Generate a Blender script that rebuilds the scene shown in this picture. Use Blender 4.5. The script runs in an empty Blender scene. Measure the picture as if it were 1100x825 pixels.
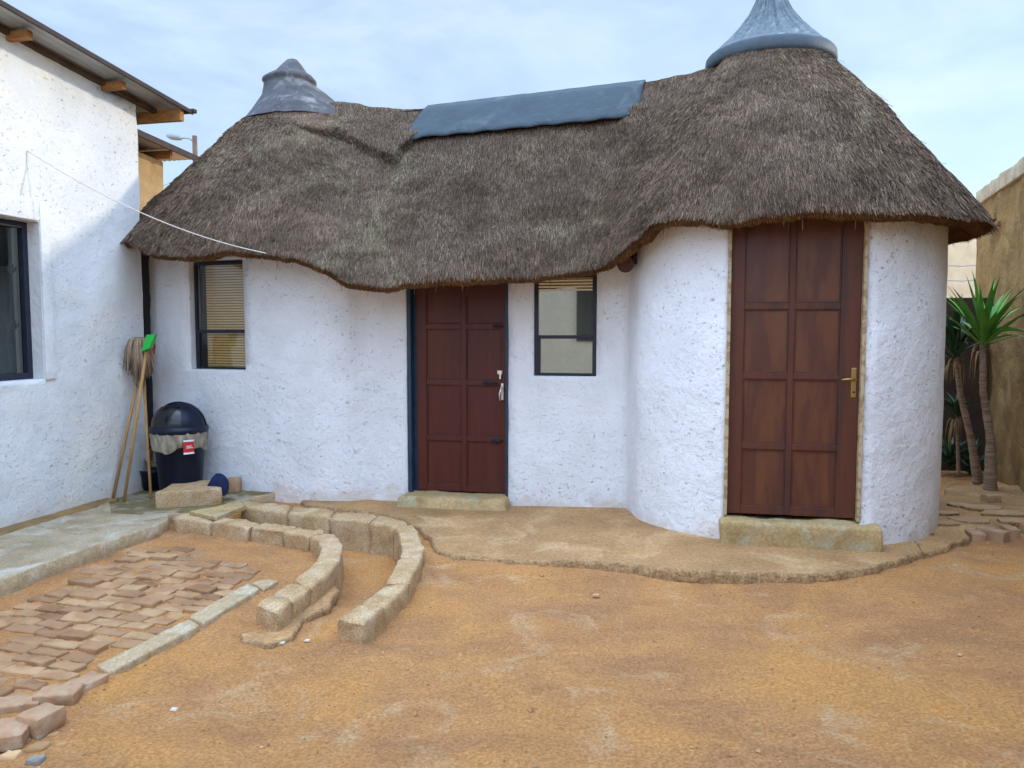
import bpy, math, random
import numpy as np
from mathutils import Vector, noise
from mathutils.bvhtree import BVHTree
random.seed(7); RNG = np.random.default_rng(11)
sc = bpy.context.scene; COL = sc.collection
rad = math.radians
# ------------------------------------------------------------ camera, sky, sun, exposure
F = 826.0; PITCH = rad(3.95); CAMZ = 1.5
cam = bpy.data.cameras.new('camera'); camo = bpy.data.objects.new('camera', cam); COL.objects.link(camo)
camo.location = (0, 0, CAMZ); camo.rotation_euler = (rad(90)-PITCH, 0, 0)
cam.sensor_width = 36; cam.lens = F/1100*36; cam.clip_end = 2000; cam.clip_start = .05
sc.camera = camo
SUN_EL = rad(19); SUN_DIR = Vector((math.cos(rad(11)), math.sin(rad(11)), math.tan(SUN_EL))).normalized()
w = bpy.data.worlds.new('World'); sc.world = w; w.use_nodes = True
nt = w.node_tree; N = nt.nodes; L = nt.links; N.clear()
sky = N.new('ShaderNodeTexSky'); sky.sky_type = 'NISHITA'; sky.sun_disc = False
sky.sun_elevation = SUN_EL; sky.sun_rotation = math.atan2(SUN_DIR.x, SUN_DIR.y)
sky.air_density = 1.0; sky.dust_density = .15; sky.ozone_density = 1.6
tc = N.new('ShaderNodeTexCoord'); mp = N.new('ShaderNodeMapping'); mp.inputs['Scale'].default_value = (1.0, 1.0, 3.2)
mp.inputs['Rotation'].default_value = (.1, .25, .5)
ns = N.new('ShaderNodeTexNoise'); ns.inputs['Scale'].default_value = 2.3; ns.inputs['Detail'].default_value = 9; ns.inputs['Roughness'].default_value = .55
ns.inputs['Distortion'].default_value = .35
cr = N.new('ShaderNodeValToRGB'); cr.color_ramp.elements[0].position = .36; cr.color_ramp.elements[1].position = .72
cr.color_ramp.elements[0].color = (.30, .30, .30, 1); cr.color_ramp.elements[1].color = (.92, .92, .92, 1)
mx = N.new('ShaderNodeMixRGB'); mx.inputs['Color2'].default_value = (5.0, 6.15, 7.8, 1)
bg = N.new('ShaderNodeBackground'); bg.inputs['Strength'].default_value = .13; wo = N.new('ShaderNodeOutputWorld')
L.new(tc.outputs['Generated'], mp.inputs[0]); L.new(mp.outputs[0], ns.inputs['Vector']); L.new(ns.outputs['Fac'], cr.inputs[0])
L.new(cr.outputs[0], mx.inputs['Fac']); L.new(sky.outputs[0], mx.inputs['Color1']); 
dt = N.new('ShaderNodeVectorMath'); dt.operation = 'DOT_PRODUCT'; dt.inputs[1].default_value = (.25, .93, .08)
L.new(tc.outputs['Generated'], dt.inputs[0])
fr_ = N.new('ShaderNodeMapRange'); fr_.interpolation_type = 'SMOOTHSTEP'
for i_, v_ in ((1, -.2), (2, .80), (3, 1.55), (4, .585)): fr_.inputs[i_].default_value = v_
L.new(dt.outputs['Value'], fr_.inputs[0])
ml = N.new('ShaderNodeVectorMath'); ml.operation = 'SCALE'; L.new(mx.outputs[0], ml.inputs[0]); L.new(fr_.outputs[0], ml.inputs['Scale'])
sz = N.new('ShaderNodeSeparateXYZ'); L.new(tc.outputs['Generated'], sz.inputs[0])
zr_ = N.new('ShaderNodeMapRange'); zr_.interpolation_type = 'SMOOTHSTEP'
for i_, v_ in ((1, .45), (2, .95), (3, 1.0), (4, 2.3)): zr_.inputs[i_].default_value = v_
L.new(sz.outputs[2], zr_.inputs[0])
m3 = N.new('ShaderNodeVectorMath'); m3.operation = 'SCALE'; L.new(ml.outputs[0], m3.inputs[0]); L.new(zr_.outputs[0], m3.inputs['Scale'])
L.new(m3.outputs[0], bg.inputs[0]); L.new(bg.outputs[0], wo.inputs[0])
sl = bpy.data.lights.new('sun', 'SUN'); sl.energy = .95; sl.angle = rad(2.0); sl.color = (1, .90, .74)
slo = bpy.data.objects.new('sun', sl); COL.objects.link(slo); slo.location = (8, 2, 10)
slo.rotation_euler = SUN_DIR.to_track_quat('Z', 'Y').to_euler()
sc.view_settings.view_transform = 'Standard'; sc.view_settings.look = 'None'
sc.view_settings.exposure = 1.22; sc.view_settings.gamma = 1; sc.view_settings.use_curve_mapping = False
sc.render.engine = 'CYCLES'; sc.cycles.max_bounces = 7; sc.cycles.transparent_max_bounces = 12

# ------------------------------------------------------------ measuring helpers
V = Vector
CAM = V((0, 0, CAMZ)); cp, sp = math.cos(PITCH), math.sin(PITCH)
def ray(u, v):
    a = (u-550)/F; b = (412.5-v)/F
    return V((a, cp + b*sp, -sp + b*cp))
def P(u, v, Y):
    r = ray(u, v); return CAM + r*(Y/r.y)
def G(u, v, z=0.0):
    r = ray(u, v); return CAM + r*((z-CAMZ)/r.z)
def onplane(u, v, p0, n):
    r = ray(u, v); return CAM + r*((p0-CAM).dot(n)/r.dot(n))
def X(u, Y, z=0):                      # point at column u and depth Y
    # column u on ground height: iterate (pitch makes column depend weakly on z)
    d = Y*cp - (z-CAMZ)*sp
    return V(((u-550)/F*d, Y, z))

# ------------------------------------------------------------ noise in numpy
def _h(i, j, k, s):
    n = (i*374761393 + j*668265263 + k*2147483647 + s*1274126177) & 0xffffffff
    n = ((n ^ (n >> 13))*1274126177) & 0xffffffff
    n = (n ^ (n >> 16)) & 0xffffffff
    return n/4294967295.0*2-1
def vn(p, sc_=1.0, seed=0):
    p = np.asarray(p, float)*sc_ + 1000.0
    i = np.floor(p).astype(np.int64); f = p-i; f = f*f*(3-2*f)
    out = 0
    for a in (0, 1):
        for b in (0, 1):
            for c in (0, 1):
                wgt = (f[..., 0] if a else 1-f[..., 0])*(f[..., 1] if b else 1-f[..., 1])*(f[..., 2] if c else 1-f[..., 2])
                out = out + wgt*_h(i[..., 0]+a, i[..., 1]+b, i[..., 2]+c, seed)
    return out
def fbm(p, s=1.0, o=4, seed=0, g=.5):
    t = 0; a = 1
    for k in range(o):
        t = t + a*vn(p, s*2**k, seed+k*17); a *= g
    return t

# ------------------------------------------------------------ mesh collecting
class MB:
    def __init__(s): s.v = []; s.f = []; s.m = []; s.n = 0; s.sm = []
    def add(s, verts, faces, m=0, smooth=False):
        verts = np.asarray(verts, float).reshape(-1, 3)
        b = s.n; s.v.append(verts); s.n += len(verts)
        for f in faces: s.f.append([i+b for i in f]); s.m.append(m); s.sm.append(smooth)
    def grid(s, A, m=0, smooth=True, cu=False, cv=False, flip=False):
        A = np.asarray(A, float); r, c = A.shape[:2]; fs = []
        for i in range(r if cu else r-1):
            for j in range(c if cv else c-1):
                q = [i*c+j, i*c+(j+1) % c, ((i+1) % r)*c+(j+1) % c, ((i+1) % r)*c+j]
                fs.append(q[::-1] if flip else q)
        s.add(A.reshape(-1, 3), fs, m, smooth)
    def tube(s, pts, rr, n=8, m=0, cap=True, smooth=True):
        pts = [V(p) for p in pts]
        if not hasattr(rr, '__len__'): rr = [rr]*len(pts)
        rows = []; up = None
        for i, p in enumerate(pts):
            d = (pts[min(i+1, len(pts)-1)]-pts[max(i-1, 0)]).normalized()
            if up is None:
                up = V((0, 0, 1)) if abs(d.z) < .9 else V((1, 0, 0))
            a = (up - d*up.dot(d)).normalized(); b = d.cross(a); up = a
            rows.append([list(p+(a*math.cos(t)+b*math.sin(t))*rr[i]) for t in [2*math.pi*k/n for k in range(n)]])
        s.grid(rows, m, smooth, cv=True)
        if cap:
            s.add(rows[0], [list(range(n))[::-1]], m); s.add(rows[-1], [list(range(n))], m)
    def lathe(s, prof, c, n=40, m=0, sx=1, sy=1):
        rows = [[(c[0]+r*sx*math.cos(t), c[1]+r*sy*math.sin(t), c[2]+z) for t in [2*math.pi*k/n for k in range(n)]] for r, z in prof]
        s.grid(rows, m, True, cv=True)
    def hexa(s, c8, r=.006, step=None, rough=0, seed=0, m=0, smooth=None, rs=14):
        """rounded, roughened block from 8 corners: bottom 4 ccw then top 4"""
        c = np.array([list(p) for p in c8], float)
        Lx = max(np.linalg.norm(c[1]-c[0]), 1e-4); Ly = max(np.linalg.norm(c[3]-c[0]), 1e-4); Lz = max(np.linalg.norm(c[4]-c[0]), 1e-4)
        Ls = np.array([Lx, Ly, Lz]); r = min(r, Ls.min()*.45)
        def co(Ln):
            k = 1 if not step else max(1, int((Ln-2*r)/step))
            e = [0, r*.4, r] if step else [0, r]
            a = e[:-1]+list(np.linspace(r, Ln-r, k+1))+[Ln-q for q in e[:-1][::-1]]
            return np.array(a)
        cs = [co(x) for x in Ls]
        def mp_(pl):
            pl = np.asarray(pl, float); q = np.clip(pl, r, Ls-r); d = pl-q
            ln = np.linalg.norm(d, axis=-1, keepdims=True); dn = d/np.maximum(ln, 1e-9)
            pp = q+dn*r
            f = pp/Ls; x, y, z = f[..., 0:1], f[..., 1:2], f[..., 2:3]
            w_ = ((1-z)*((1-x)*(1-y)*c[0]+x*(1-y)*c[1]+x*y*c[2]+(1-x)*y*c[3]) + z*((1-x)*(1-y)*c[4]+x*(1-y)*c[5]+x*y*c[6]+(1-x)*y*c[7]))
            if rough:
                ex = c[1]-c[0]; ey = c[3]-c[0]; ez = c[4]-c[0]
                nn = dn[..., 0:1]*ex/Lx+dn[..., 1:2]*ey/Ly+dn[..., 2:3]*ez/Lz
                w_ = w_+nn*(rough*fbm(w_, rs, 4, seed))[..., None]
            return w_
        sm = (rough > 0) if smooth is None else smooth
        for ax in range(3):
            o1, o2 = [(1, 2), (2, 0), (0, 1)][ax]
            A, B = np.meshgrid(cs[o1], cs[o2], indexing='ij')
            for side in (0, 1):
                pl = np.zeros(A.shape+(3,)); pl[..., o1] = A; pl[..., o2] = B; pl[..., ax] = Ls[ax]*side
                s.grid(mp_(pl), m, sm, flip=(side == 0))
    def box(s, O, ax, ay, az, r=.003, m=0, **k):
        O, ax, ay, az = V(O), V(ax), V(ay), V(az)
        b = [O, O+ax, O+ax+ay, O+ay]
        s.hexa(b+[p+az for p in b], r, m=m, **k)
ORG = {}
def finish(name, mb, mats, org=(0, 0, 0), weld=True):
    me = bpy.data.meshes.new(name)
    vv = np.concatenate(mb.v)-np.array(list(org)) if mb.v else np.zeros((0, 3))
    me.from_pydata(vv.tolist(), [], mb.f)
    me.polygons.foreach_set('material_index', mb.m)
    me.polygons.foreach_set('use_smooth', mb.sm)
    if not isinstance(mats, (list, tuple)): mats = [mats]
    for m_ in mats: me.materials.append(m_)
    if weld:
        import bmesh
        bm = bmesh.new(); bm.from_mesh(me); bmesh.ops.remove_doubles(bm, verts=bm.verts, dist=1e-5); bmesh.ops.recalc_face_normals(bm, faces=bm.faces)
        bm.to_mesh(me); bm.free()
    me.update()
    o = bpy.data.objects.new(name, me); COL.objects.link(o); return o
def tag(o, label=None, cat=None, group=None, kind=None):
    for k_, v_ in (('label', label), ('category', cat), ('group', group), ('kind', kind)):
        if v_: o[k_] = v_
    return o
def thing(name, label, cat, loc, group=None):
    o = bpy.data.objects.new(name, None); COL.objects.link(o); o.location = loc; o.empty_display_size = .1
    ORG[o] = V(loc); return tag(o, label, cat, group)
def part(name, mb, mats, parent, label=None, weld=True):
    o = finish(name, mb, mats, ORG[parent], weld); o.parent = parent; ORG[o] = ORG[parent]
    if label: o['label'] = label
    return o
def solo(name, mb, mats, label, cat, loc, group=None, weld=True):
    o = finish(name, mb, mats, loc, weld); o.location = loc; return tag(o, label, cat, group)
def struct(name, mb, mats, weld=True):
    return tag(finish(name, mb, mats, (0, 0, 0), weld), kind='structure')

# ------------------------------------------------------------ materials
def mat(name, c1, c2=None, scale=6, rough=.85, c3=None, s3=1.2, t3=(.5, .62), bumps=((60, .3, .004),), spec=.3, metal=0, stretch=None,
        island=None, pits=None, lo=.35, hi=.65, detail=6, zdirt=None, fine=None, c4=None):
    m_ = bpy.data.materials.new(name); m_.use_nodes = True; t = m_.node_tree; n = t.nodes; l = t.links
    b = n['Principled BSDF']; b.inputs['Roughness'].default_value = rough; b.inputs['Metallic'].default_value = metal
    b.inputs['Specular IOR Level'].default_value = spec
    tc_ = n.new('ShaderNodeTexCoord'); src = tc_.outputs['Object']; src3 = src
    if stretch:
        mp_ = n.new('ShaderNodeMapping'); mp_.inputs['Scale'].default_value = stretch; l.new(src, mp_.inputs[0]); ssrc = mp_.outputs[0]
        if 'paint' in name: src3 = ssrc
    else: ssrc = src
    def ramp(src_, sc_, p0, p1, d=detail, dist=0):
        q = n.new('ShaderNodeTexNoise'); q.inputs['Scale'].default_value = sc_; q.inputs['Detail'].default_value = d
        q.inputs['Distortion'].default_value = dist; q.inputs['Roughness'].default_value = .6
        l.new(src_, q.inputs['Vector']); r_ = n.new('ShaderNodeMapRange'); r_.inputs[1].default_value = p0; r_.inputs[2].default_value = p1
        r_.clamp = True; l.new(q.outputs['Fac'], r_.inputs[0]); return r_.outputs[0]
    def mixc(fac, a, bb, mode='MIX'):
        x = n.new('ShaderNodeMixRGB'); x.blend_type = mode
        if hasattr(fac, 'links'): l.new(fac, x.inputs[0])
        else: x.inputs[0].default_value = fac
        for i_, q in ((1, a), (2, bb)):
            if hasattr(q, 'links'): l.new(q, x.inputs[i_])
            else: x.inputs[i_].default_value = (*q, 1)
        return x.outputs[0]
    col = c1
    if c2: col = mixc(ramp(ssrc, scale, lo, hi), c1, c2)
    if c3: col = mixc(ramp(src3, s3, *t3, dist=.6), col, c3)
    if c4: col = mixc(ramp(src, c4[1], c4[2], c4[3], 8, 1.2), col, c4[0])
    if island:
        g = n.new('ShaderNodeNewGeometry'); r_ = n.new('ShaderNodeValToRGB'); cr_ = r_.color_ramp
        while len(cr_.elements) < len(island): cr_.elements.new(.5)
        for e_, (p_, k_) in zip(cr_.elements, island): e_.position = p_; e_.color = (*k_, 1)
        l.new(g.outputs['Random Per Island'], r_.inputs[0]); col = mixc(.8, col, r_.outputs[0], 'MULTIPLY') if c2 else r_.outputs[0]
    if fine:
        col = mixc(ramp(src, fine[0], .38, .62, 3), col, mixc(1.0, col, fine[1], 'MULTIPLY') if hasattr(col, 'links') else tuple(a*b_ for a, b_ in zip(col, fine[1])))
    hsum = None
    if pits:     # (scale, threshold, colour, depth): hollows broken out of a trowelled surface
        mpp = n.new('ShaderNodeMapping'); mpp.inputs['Scale'].default_value = (1, 1, 1.5); mpp.inputs['Rotation'].default_value = (.35, .3, .2); l.new(src, mpp.inputs[0])
        pv = ramp(mpp.outputs[0], pits[0], pits[1], pits[1]+.05, 3, .8)
        cov = ramp(src, 1.3, .35, .6)
        mm = n.new('ShaderNodeMath'); mm.operation = 'MULTIPLY'; l.new(pv, mm.inputs[0]); l.new(cov, mm.inputs[1])
        col = mixc(mm.outputs[0], col, pits[2]); hsum = (mm.outputs[0], -pits[3])
    if zdirt:    # rain splash of soil at the foot of a wall, ragged edge
        sx = n.new('ShaderNodeSeparateXYZ'); g2 = n.new('ShaderNodeNewGeometry'); l.new(g2.outputs['Position'], sx.inputs[0])
        q = n.new('ShaderNodeTexNoise'); q.inputs['Scale'].default_value = 7; q.inputs['Detail'].default_value = 8; l.new(src, q.inputs['Vector'])
        a_ = n.new('ShaderNodeMath'); a_.operation = 'MULTIPLY_ADD'; a_.inputs[1].default_value = -.55; l.new(q.outputs['Fac'], a_.inputs[0]); l.new(sx.outputs[2], a_.inputs[2])
        r_ = n.new('ShaderNodeMapRange'); r_.inputs[1].default_value = zdirt[0]-.28; r_.inputs[2].default_value = zdirt[0]-.28+zdirt[1]; r_.inputs[3].default_value = zdirt[3] if len(zdirt) > 3 else .8; r_.inputs[4].default_value = 0
        l.new(a_.outputs[0], r_.inputs[0]); col = mixc(r_.outputs[0], col, zdirt[2])
    if hasattr(col, 'links'): l.new(col, b.inputs['Base Color'])
    else: b.inputs['Base Color'].default_value = (*col, 1)
    prev = None
    for (s_, st, di) in bumps:
        q = n.new('ShaderNodeTexNoise'); q.inputs['Scale'].default_value = s_; q.inputs['Detail'].default_value = 5; q.inputs['Roughness'].default_value = .6
        l.new(ssrc if stretch else src, q.inputs['Vector'])
        bu = n.new('ShaderNodeBump'); bu.inputs['Strength'].default_value = st; bu.inputs['Distance'].default_value = di
        l.new(q.outputs['Fac'], bu.inputs['Height'])
        if prev: l.new(prev, bu.inputs['Normal'])
        prev = bu.outputs[0]
    if hsum:
        bu = n.new('ShaderNodeBump'); bu.inputs['Strength'].default_value = .9; bu.inputs['Distance'].default_value = abs(hsum[1]); bu.invert = True
        l.new(hsum[0], bu.inputs['Height'])
        if prev: l.new(prev, bu.inputs['Normal'])
        prev = bu.outputs[0]
    if prev: l.new(prev, b.inputs['Normal'])
    return m_
def glassmat(name, refl, tint=(.93, .95, .95), back=None, gc=(.9, .93, .9)):
    m_ = bpy.data.materials.new(name); m_.use_nodes = True; t = m_.node_tree; n = t.nodes; l = t.links; n.clear()
    g = n.new('ShaderNodeBsdfGlossy'); g.inputs['Roughness'].default_value = .015; g.inputs['Color'].default_value = (*gc, 1)
    if back: d = n.new('ShaderNodeBsdfDiffuse'); d.inputs['Color'].default_value = (*back, 1)
    else: d = n.new('ShaderNodeBsdfTransparent'); d.inputs['Color'].default_value = (*tint, 1)
    x = n.new('ShaderNodeMixShader'); x.inputs[0].default_value = refl; o = n.new('ShaderNodeOutputMaterial')
    l.new(d.outputs[0], x.inputs[1]); l.new(g.outputs[0], x.inputs[2]); l.new(x.outputs[0], o.inputs[0]); return m_

WHITE = mat('limewashed_plaster', (.77, .785, .83), (.70, .715, .75), 3, .9, bumps=((6, .5, .04), (24, .28, .012), (60, .4, .008), (170, .35, .003)), pits=(36, .64, (.50, .47, .45), .010), zdirt=(.05, .10, (.58, .44, .32), .42), detail=4)
WHITEH = mat('white_house_plaster', (.67, .675, .685), (.60, .605, .61), 2.5, .9, c3=(.74, .70, .62), s3=1.1, t3=(.5, .75), bumps=((5, .5, .04), (22, .32, .014), (60, .4, .008), (170, .35, .003)), pits=(34, .645, (.50, .46, .42), .010), zdirt=(.12, .14, (.58, .48, .38), .45))
TAN = mat('raw_tan_plaster', (.40, .27, .13), (.30, .19, .09), 5, .95, bumps=((10, .6, .02), (50, .5, .01)))
MUD = mat('mud_plaster', (.31, .19, .07), (.19, .115, .042), 3.5, .95, c3=(.36, .23, .09), s3=1.6, t3=(.5, .7), bumps=((6, .8, .05), (30, .7, .02), (110, .4, .006)))
CREAM = mat('cream_plaster', (.62, .50, .33), (.50, .39, .25), 4, .9, bumps=((40, .4, .006),))
COPE = mat('coping_plaster', (.50, .43, .31), (.34, .27, .18), 7, .95, bumps=((25, .6, .012),))
BRICK_SHADE = mat('shaded_brick', (.06, .035, .022), (.035, .022, .016), 6, .95, bumps=((30, .6, .01),))  # brown brick blackened in its colour to stand for the shade on it
SOIL = mat('orange_soil', (.68, .35, .148), (.53, .275, .13), 2.3, .98, c4=((.74, .50, .29), 2.1, .55, .72), c3=(.76, .385, .135), s3=1.0, t3=(.47, .66), bumps=((12, .5, .03), (60, .8, .012), (190, 1, .006), (480, .9, .003)), detail=14, fine=(75, (.72, .68, .62)), lo=.38, hi=.62, stretch=(.7, 1.5, 1), spec=.1)
SOILD = mat('damp_soil', (.30, .19, .085), (.19, .13, .06), 5, .95, bumps=((30, .6, .02), (120, .6, .006)), spec=.1)
CONC = mat('worn_path_concrete', (.43, .355, .25), (.29, .22, .135), 4, .95, c3=(.52, .48, .41), s3=3.2, t3=(.48, .66), bumps=((20, .4, .01), (120, .5, .004)), fine=(60, (.75, .73, .66)), spec=.2)
APR = mat('apron_concrete', (.49, .285, .13), (.32, .19, .09), 2.0, .95, c3=(.56, .37, .20), s3=2.3, t3=(.52, .68), bumps=((12, .4, .02), (90, .6, .005)), fine=(45, (.75, .72, .68)), spec=.2)
APRE = mat('broken_concrete_edge', (.52, .33, .17), (.32, .20, .10), 18, .95, bumps=((28, 1, .02), (110, .8, .006)), fine=(70, (.6, .58, .55)), spec=.2)
BLOCK = mat('cement_block', (.56, .39, .225), (.42, .28, .145), 9, .95, c3=(.62, .48, .32), s3=4, t3=(.5, .7), bumps=((60, .7, .006), (200, .8, .003)), fine=(110, (.62, .58, .52)), spec=.15)
STEP = mat('doorstep_cement', (.50, .36, .185), (.36, .25, .12), 5, .9, c3=(.44, .39, .26), s3=5, t3=(.5, .65), bumps=((18, .5, .012), (110, .5, .004)), fine=(50, (.78, .76, .68)), spec=.2)
KERB = mat('kerb_concrete', (.50, .39, .25), (.36, .26, .15), 6, .95, c3=(.52, .44, .32), s3=6, t3=(.5, .65), bumps=((25, .5, .01), (140, .5, .003)), fine=(70, (.75, .72, .66)), spec=.2)
PAVE = mat('clay_paver', (.40, .265, .155), (.29, .18, .10), 5, .95, c3=(.45, .31, .19), s3=6, t3=(.5, .7), bumps=((20, .5, .01), (90, .6, .004)),
           island=[(0, (.60, .45, .38)), (.3, (.85, .76, .70)), (.7, (1.0, .86, .76)), (1, (1.05, 1.0, .92))], spec=.15)
BRICK = mat('loose_clay_brick', (.43, .265, .16), (.32, .185, .105), 12, .95, c3=(.40, .31, .21), s3=7, t3=(.46, .62), bumps=((35, .6, .008), (140, .6, .003)), spec=.15)
OBRICK = mat('orange_brick', (.44, .17, .06), (.30, .13, .06), 14, .95, bumps=((35, .6, .008),), spec=.15)
ROCK = mat('grey_rubble', (.27, .25, .23), (.18, .165, .15), 10, .95, bumps=((20, .8, .02), (80, .5, .006)))
PEB = mat('pebble', (.60, .40, .21), (.42, .25, .12), 3, .95, island=[(0, (.35, .28, .24)), (.5, (.8, .7, .6)), (.93, (.95, .85, .75)), (1, (1.1, 1.2, 1.4))], bumps=((60, .4, .004),))
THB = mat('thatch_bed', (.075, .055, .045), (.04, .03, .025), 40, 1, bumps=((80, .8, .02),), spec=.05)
THS = mat('thatch_straw', (.335, .235, .165), (.185, .125, .085), 2.2, .85, c3=(.38, .31, .20), s3=1.5, t3=(.54, .68), bumps=(),
          island=[(0, (.05, .045, .04)), (.40, (.24, .21, .20)), (.80, (.62, .60, .60)), (1, (1.2, 1.18, 1.18))], spec=.15)
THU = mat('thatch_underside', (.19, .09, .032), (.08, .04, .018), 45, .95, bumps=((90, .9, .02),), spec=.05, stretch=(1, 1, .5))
THF = mat('thatch_cut_ends', (.27, .155, .075), (.14, .08, .04), 6, .9, bumps=(), island=[(0, (.35, .3, .28)), (.6, (.8, .7, .6)), (1, (1, .95, .9))], spec=.1)
CAPR = mat('blue_grey_ridge_coat', (.12, .15, .175), (.06, .08, .10), 26, .65, c3=(.22, .25, .27), s3=10, t3=(.56, .7), bumps=((40, .5, .01),), spec=.35)
CAPB = mat('dark_rim_band', (.045, .065, .085), (.035, .05, .065), 9, .6, bumps=((30, .4, .008),))
CAPL = mat('grey_cement_cap', (.085, .085, .095), (.05, .05, .056), 7, .95, c3=(.19, .19, .19), s3=6, t3=(.52, .68), bumps=((22, .7, .02), (90, .4, .005)))
SHEET = mat('blue_grey_ridge_sheet', (.034, .054, .070), (.026, .043, .058), 4, .65, c3=(.07, .09, .105), s3=5, t3=(.56, .75), bumps=((8, .6, .03), (35, .4, .008)), spec=.35)
MAR = mat('maroon_door_paint', (.085, .016, .010), (.062, .012, .009), 5, .5, c3=(.11, .030, .012), s3=.5, t3=(.5, .72), bumps=((50, .2, .002),), stretch=(6, 6, .6), spec=.35)
BRW = mat('brown_door_paint', (.105, .032, .018), (.085, .026, .015), 5, .5, c3=(.060, .024, .018), s3=1.5, t3=(.5, .6), bumps=((40, .3, .003),), stretch=(5, 5, .5), spec=.35)
BRWP = mat('worn_door_panel_paint', (.124, .045, .020), (.108, .036, .017), 4, .42, c3=(.082, .026, .017), s3=2.8, t3=(.45, .58), bumps=((40, .3, .003),), stretch=(3, 3, .5), spec=.4)
BLUE = mat('dark_blue_steel', (.022, .050, .095), (.014, .03, .06), 10, .45, bumps=((60, .2, .002),), spec=.4)
NAVY = mat('black_navy_steel', (.012, .014, .028), (.02, .022, .035), 12, .5, bumps=((60, .3, .002),), spec=.35)
OCH = mat('flaking_cream_paint', (.44, .35, .22), (.30, .20, .10), 22, .8, bumps=((40, .5, .004),), lo=.5, hi=.56)
BRASS = mat('dull_brass', (.42, .30, .11), None, 1, .4, bumps=(), metal=.9)
STEEL = mat('bare_steel', (.70, .68, .62), None, 1, .35, bumps=(), metal=.7)
BLIND = mat('bamboo_blind', (.78, .50, .20), (.62, .38, .14), 8, .6, bumps=(), stretch=(1, 1, 12))
CURT = mat('grey_net_curtain', (.40, .42, .40), (.26, .28, .27), 12, .9, bumps=(), stretch=(6, 6, .4))
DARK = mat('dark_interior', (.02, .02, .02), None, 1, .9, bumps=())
WOODR = mat('raw_timber', (.36, .18, .06), (.22, .10, .035), 5, .8, bumps=((60, .3, .003),), stretch=(1, 8, 8))
WOODO = mat('old_timber', (.10, .06, .04), (.05, .03, .02), 6, .8, bumps=((60, .3, .003),))
ZINC = mat('galvanised_sheet', (.42, .43, .42), (.30, .31, .30), 3, .5, bumps=(), metal=.3, spec=.5)
ZDK = mat('rusty_sheet_edge', (.025, .02, .02), (.05, .03, .025), 12, .7, bumps=())
BINM = mat('navy_bin_plastic', (.004, .008, .022), (.006, .011, .028), 4, .42, bumps=((120, .05, .001),), spec=.28)
BAG = mat('clear_bin_liner', (.42, .37, .28), (.16, .14, .11), 16, .3, bumps=((22, .9, .015), (70, .5, .005)), stretch=(1, 1, .35), spec=.5)
RED = mat('red_sticker', (.50, .03, .03), None, 1, .5, bumps=()); WLAB = mat('white_sticker', (.75, .75, .75), None, 1, .5, bumps=())
GREEN = mat('green_plastic', (.01, .42, .045), None, 1, .35, bumps=(), spec=.5); REDP = mat('red_bristles', (.35, .02, .03), None, 1, .6, bumps=((200, .8, .004),))
STICK = mat('broom_stick_wood', (.44, .25, .09), (.34, .18, .06), 6, .6, bumps=(), stretch=(4, 4, .6))
MOPS = mat('mop_cotton', (.46, .35, .25), (.34, .25, .17), 12, .95, bumps=((100, .6, .004),), island=[(0, (.35, .3, .27)), (1, (1, 1, 1))])
CLOTH = mat('navy_cloth', (.008, .020, .075), (.006, .012, .045), 8, .85, bumps=((25, .6, .02),))
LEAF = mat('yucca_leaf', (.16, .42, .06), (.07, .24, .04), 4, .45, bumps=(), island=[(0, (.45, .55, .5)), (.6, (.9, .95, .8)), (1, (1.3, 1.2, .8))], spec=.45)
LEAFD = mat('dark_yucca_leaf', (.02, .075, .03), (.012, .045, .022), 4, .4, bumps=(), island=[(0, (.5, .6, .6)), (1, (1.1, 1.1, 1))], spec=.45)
DEADL = mat('dead_leaf', (.30, .20, .10), (.18, .11, .05), 8, .9, bumps=())
BARK = mat('ringed_trunk_bark', (.36, .25, .17), (.17, .11, .07), 10, .95, bumps=((14, .9, .02), (60, .5, .006)), stretch=(.5, .5, 5))
CORD = mat('pale_cord', (.62, .57, .50), None, 1, .8, bumps=()); GLAM = mat('grey_lamp_metal', (.20, .24, .28), None, 1, .5, bumps=(), metal=.5)
POLEW = mat('creosoted_pole', (.14, .09, .06), (.10, .06, .05), 3, .9, bumps=())
SHARD = mat('plaster_crumb', (.55, .50, .42), None, 1, .9, bumps=())
GL_B = glassmat('clear_window_glass', .07); GL_M = glassmat('reflective_window_glass', .62, back=(.15, .16, .13), gc=(.56, .60, .52)); GL_H = glassmat('dim_window_glass', .07, (.55, .62, .64))

# ------------------------------------------------------------ plan of the place
CL = V((-2.27, 7.9, 0)); CR = V((2.10, 6.22, 0)); RW = 1.22
HD = V((math.sin(rad(13)), math.cos(rad(13)), 0)); HN = V((HD.y, -HD.x, 0))    # white house wall direction, its outward normal
H0 = G(0, 569, .10); H0.z = 0
def house_t(u, v=400):
    p = onplane(u, v, H0, HN); return (p-H0).dot(HD), p.z
TC = house_t(152, 300)[0]                                                       # corner of the white house
def circ(u, R=RW, c=CR):
    a = ray(u, 412)
    d = V((a.x, a.y, 0)).normalized(); o = V((0, 0, 0)); b = d.dot(c); q = b*b-c.dot(c)+R*R
    return d*(b-math.sqrt(max(q, 0)))

# ------------------------------------------------------------ ground
kin_out = [G(*p, .12) for p in [(183,553),(222,557),(262,563),(300,569),(342,573)]]          # front edge of near kerb, then the inner bend
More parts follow.
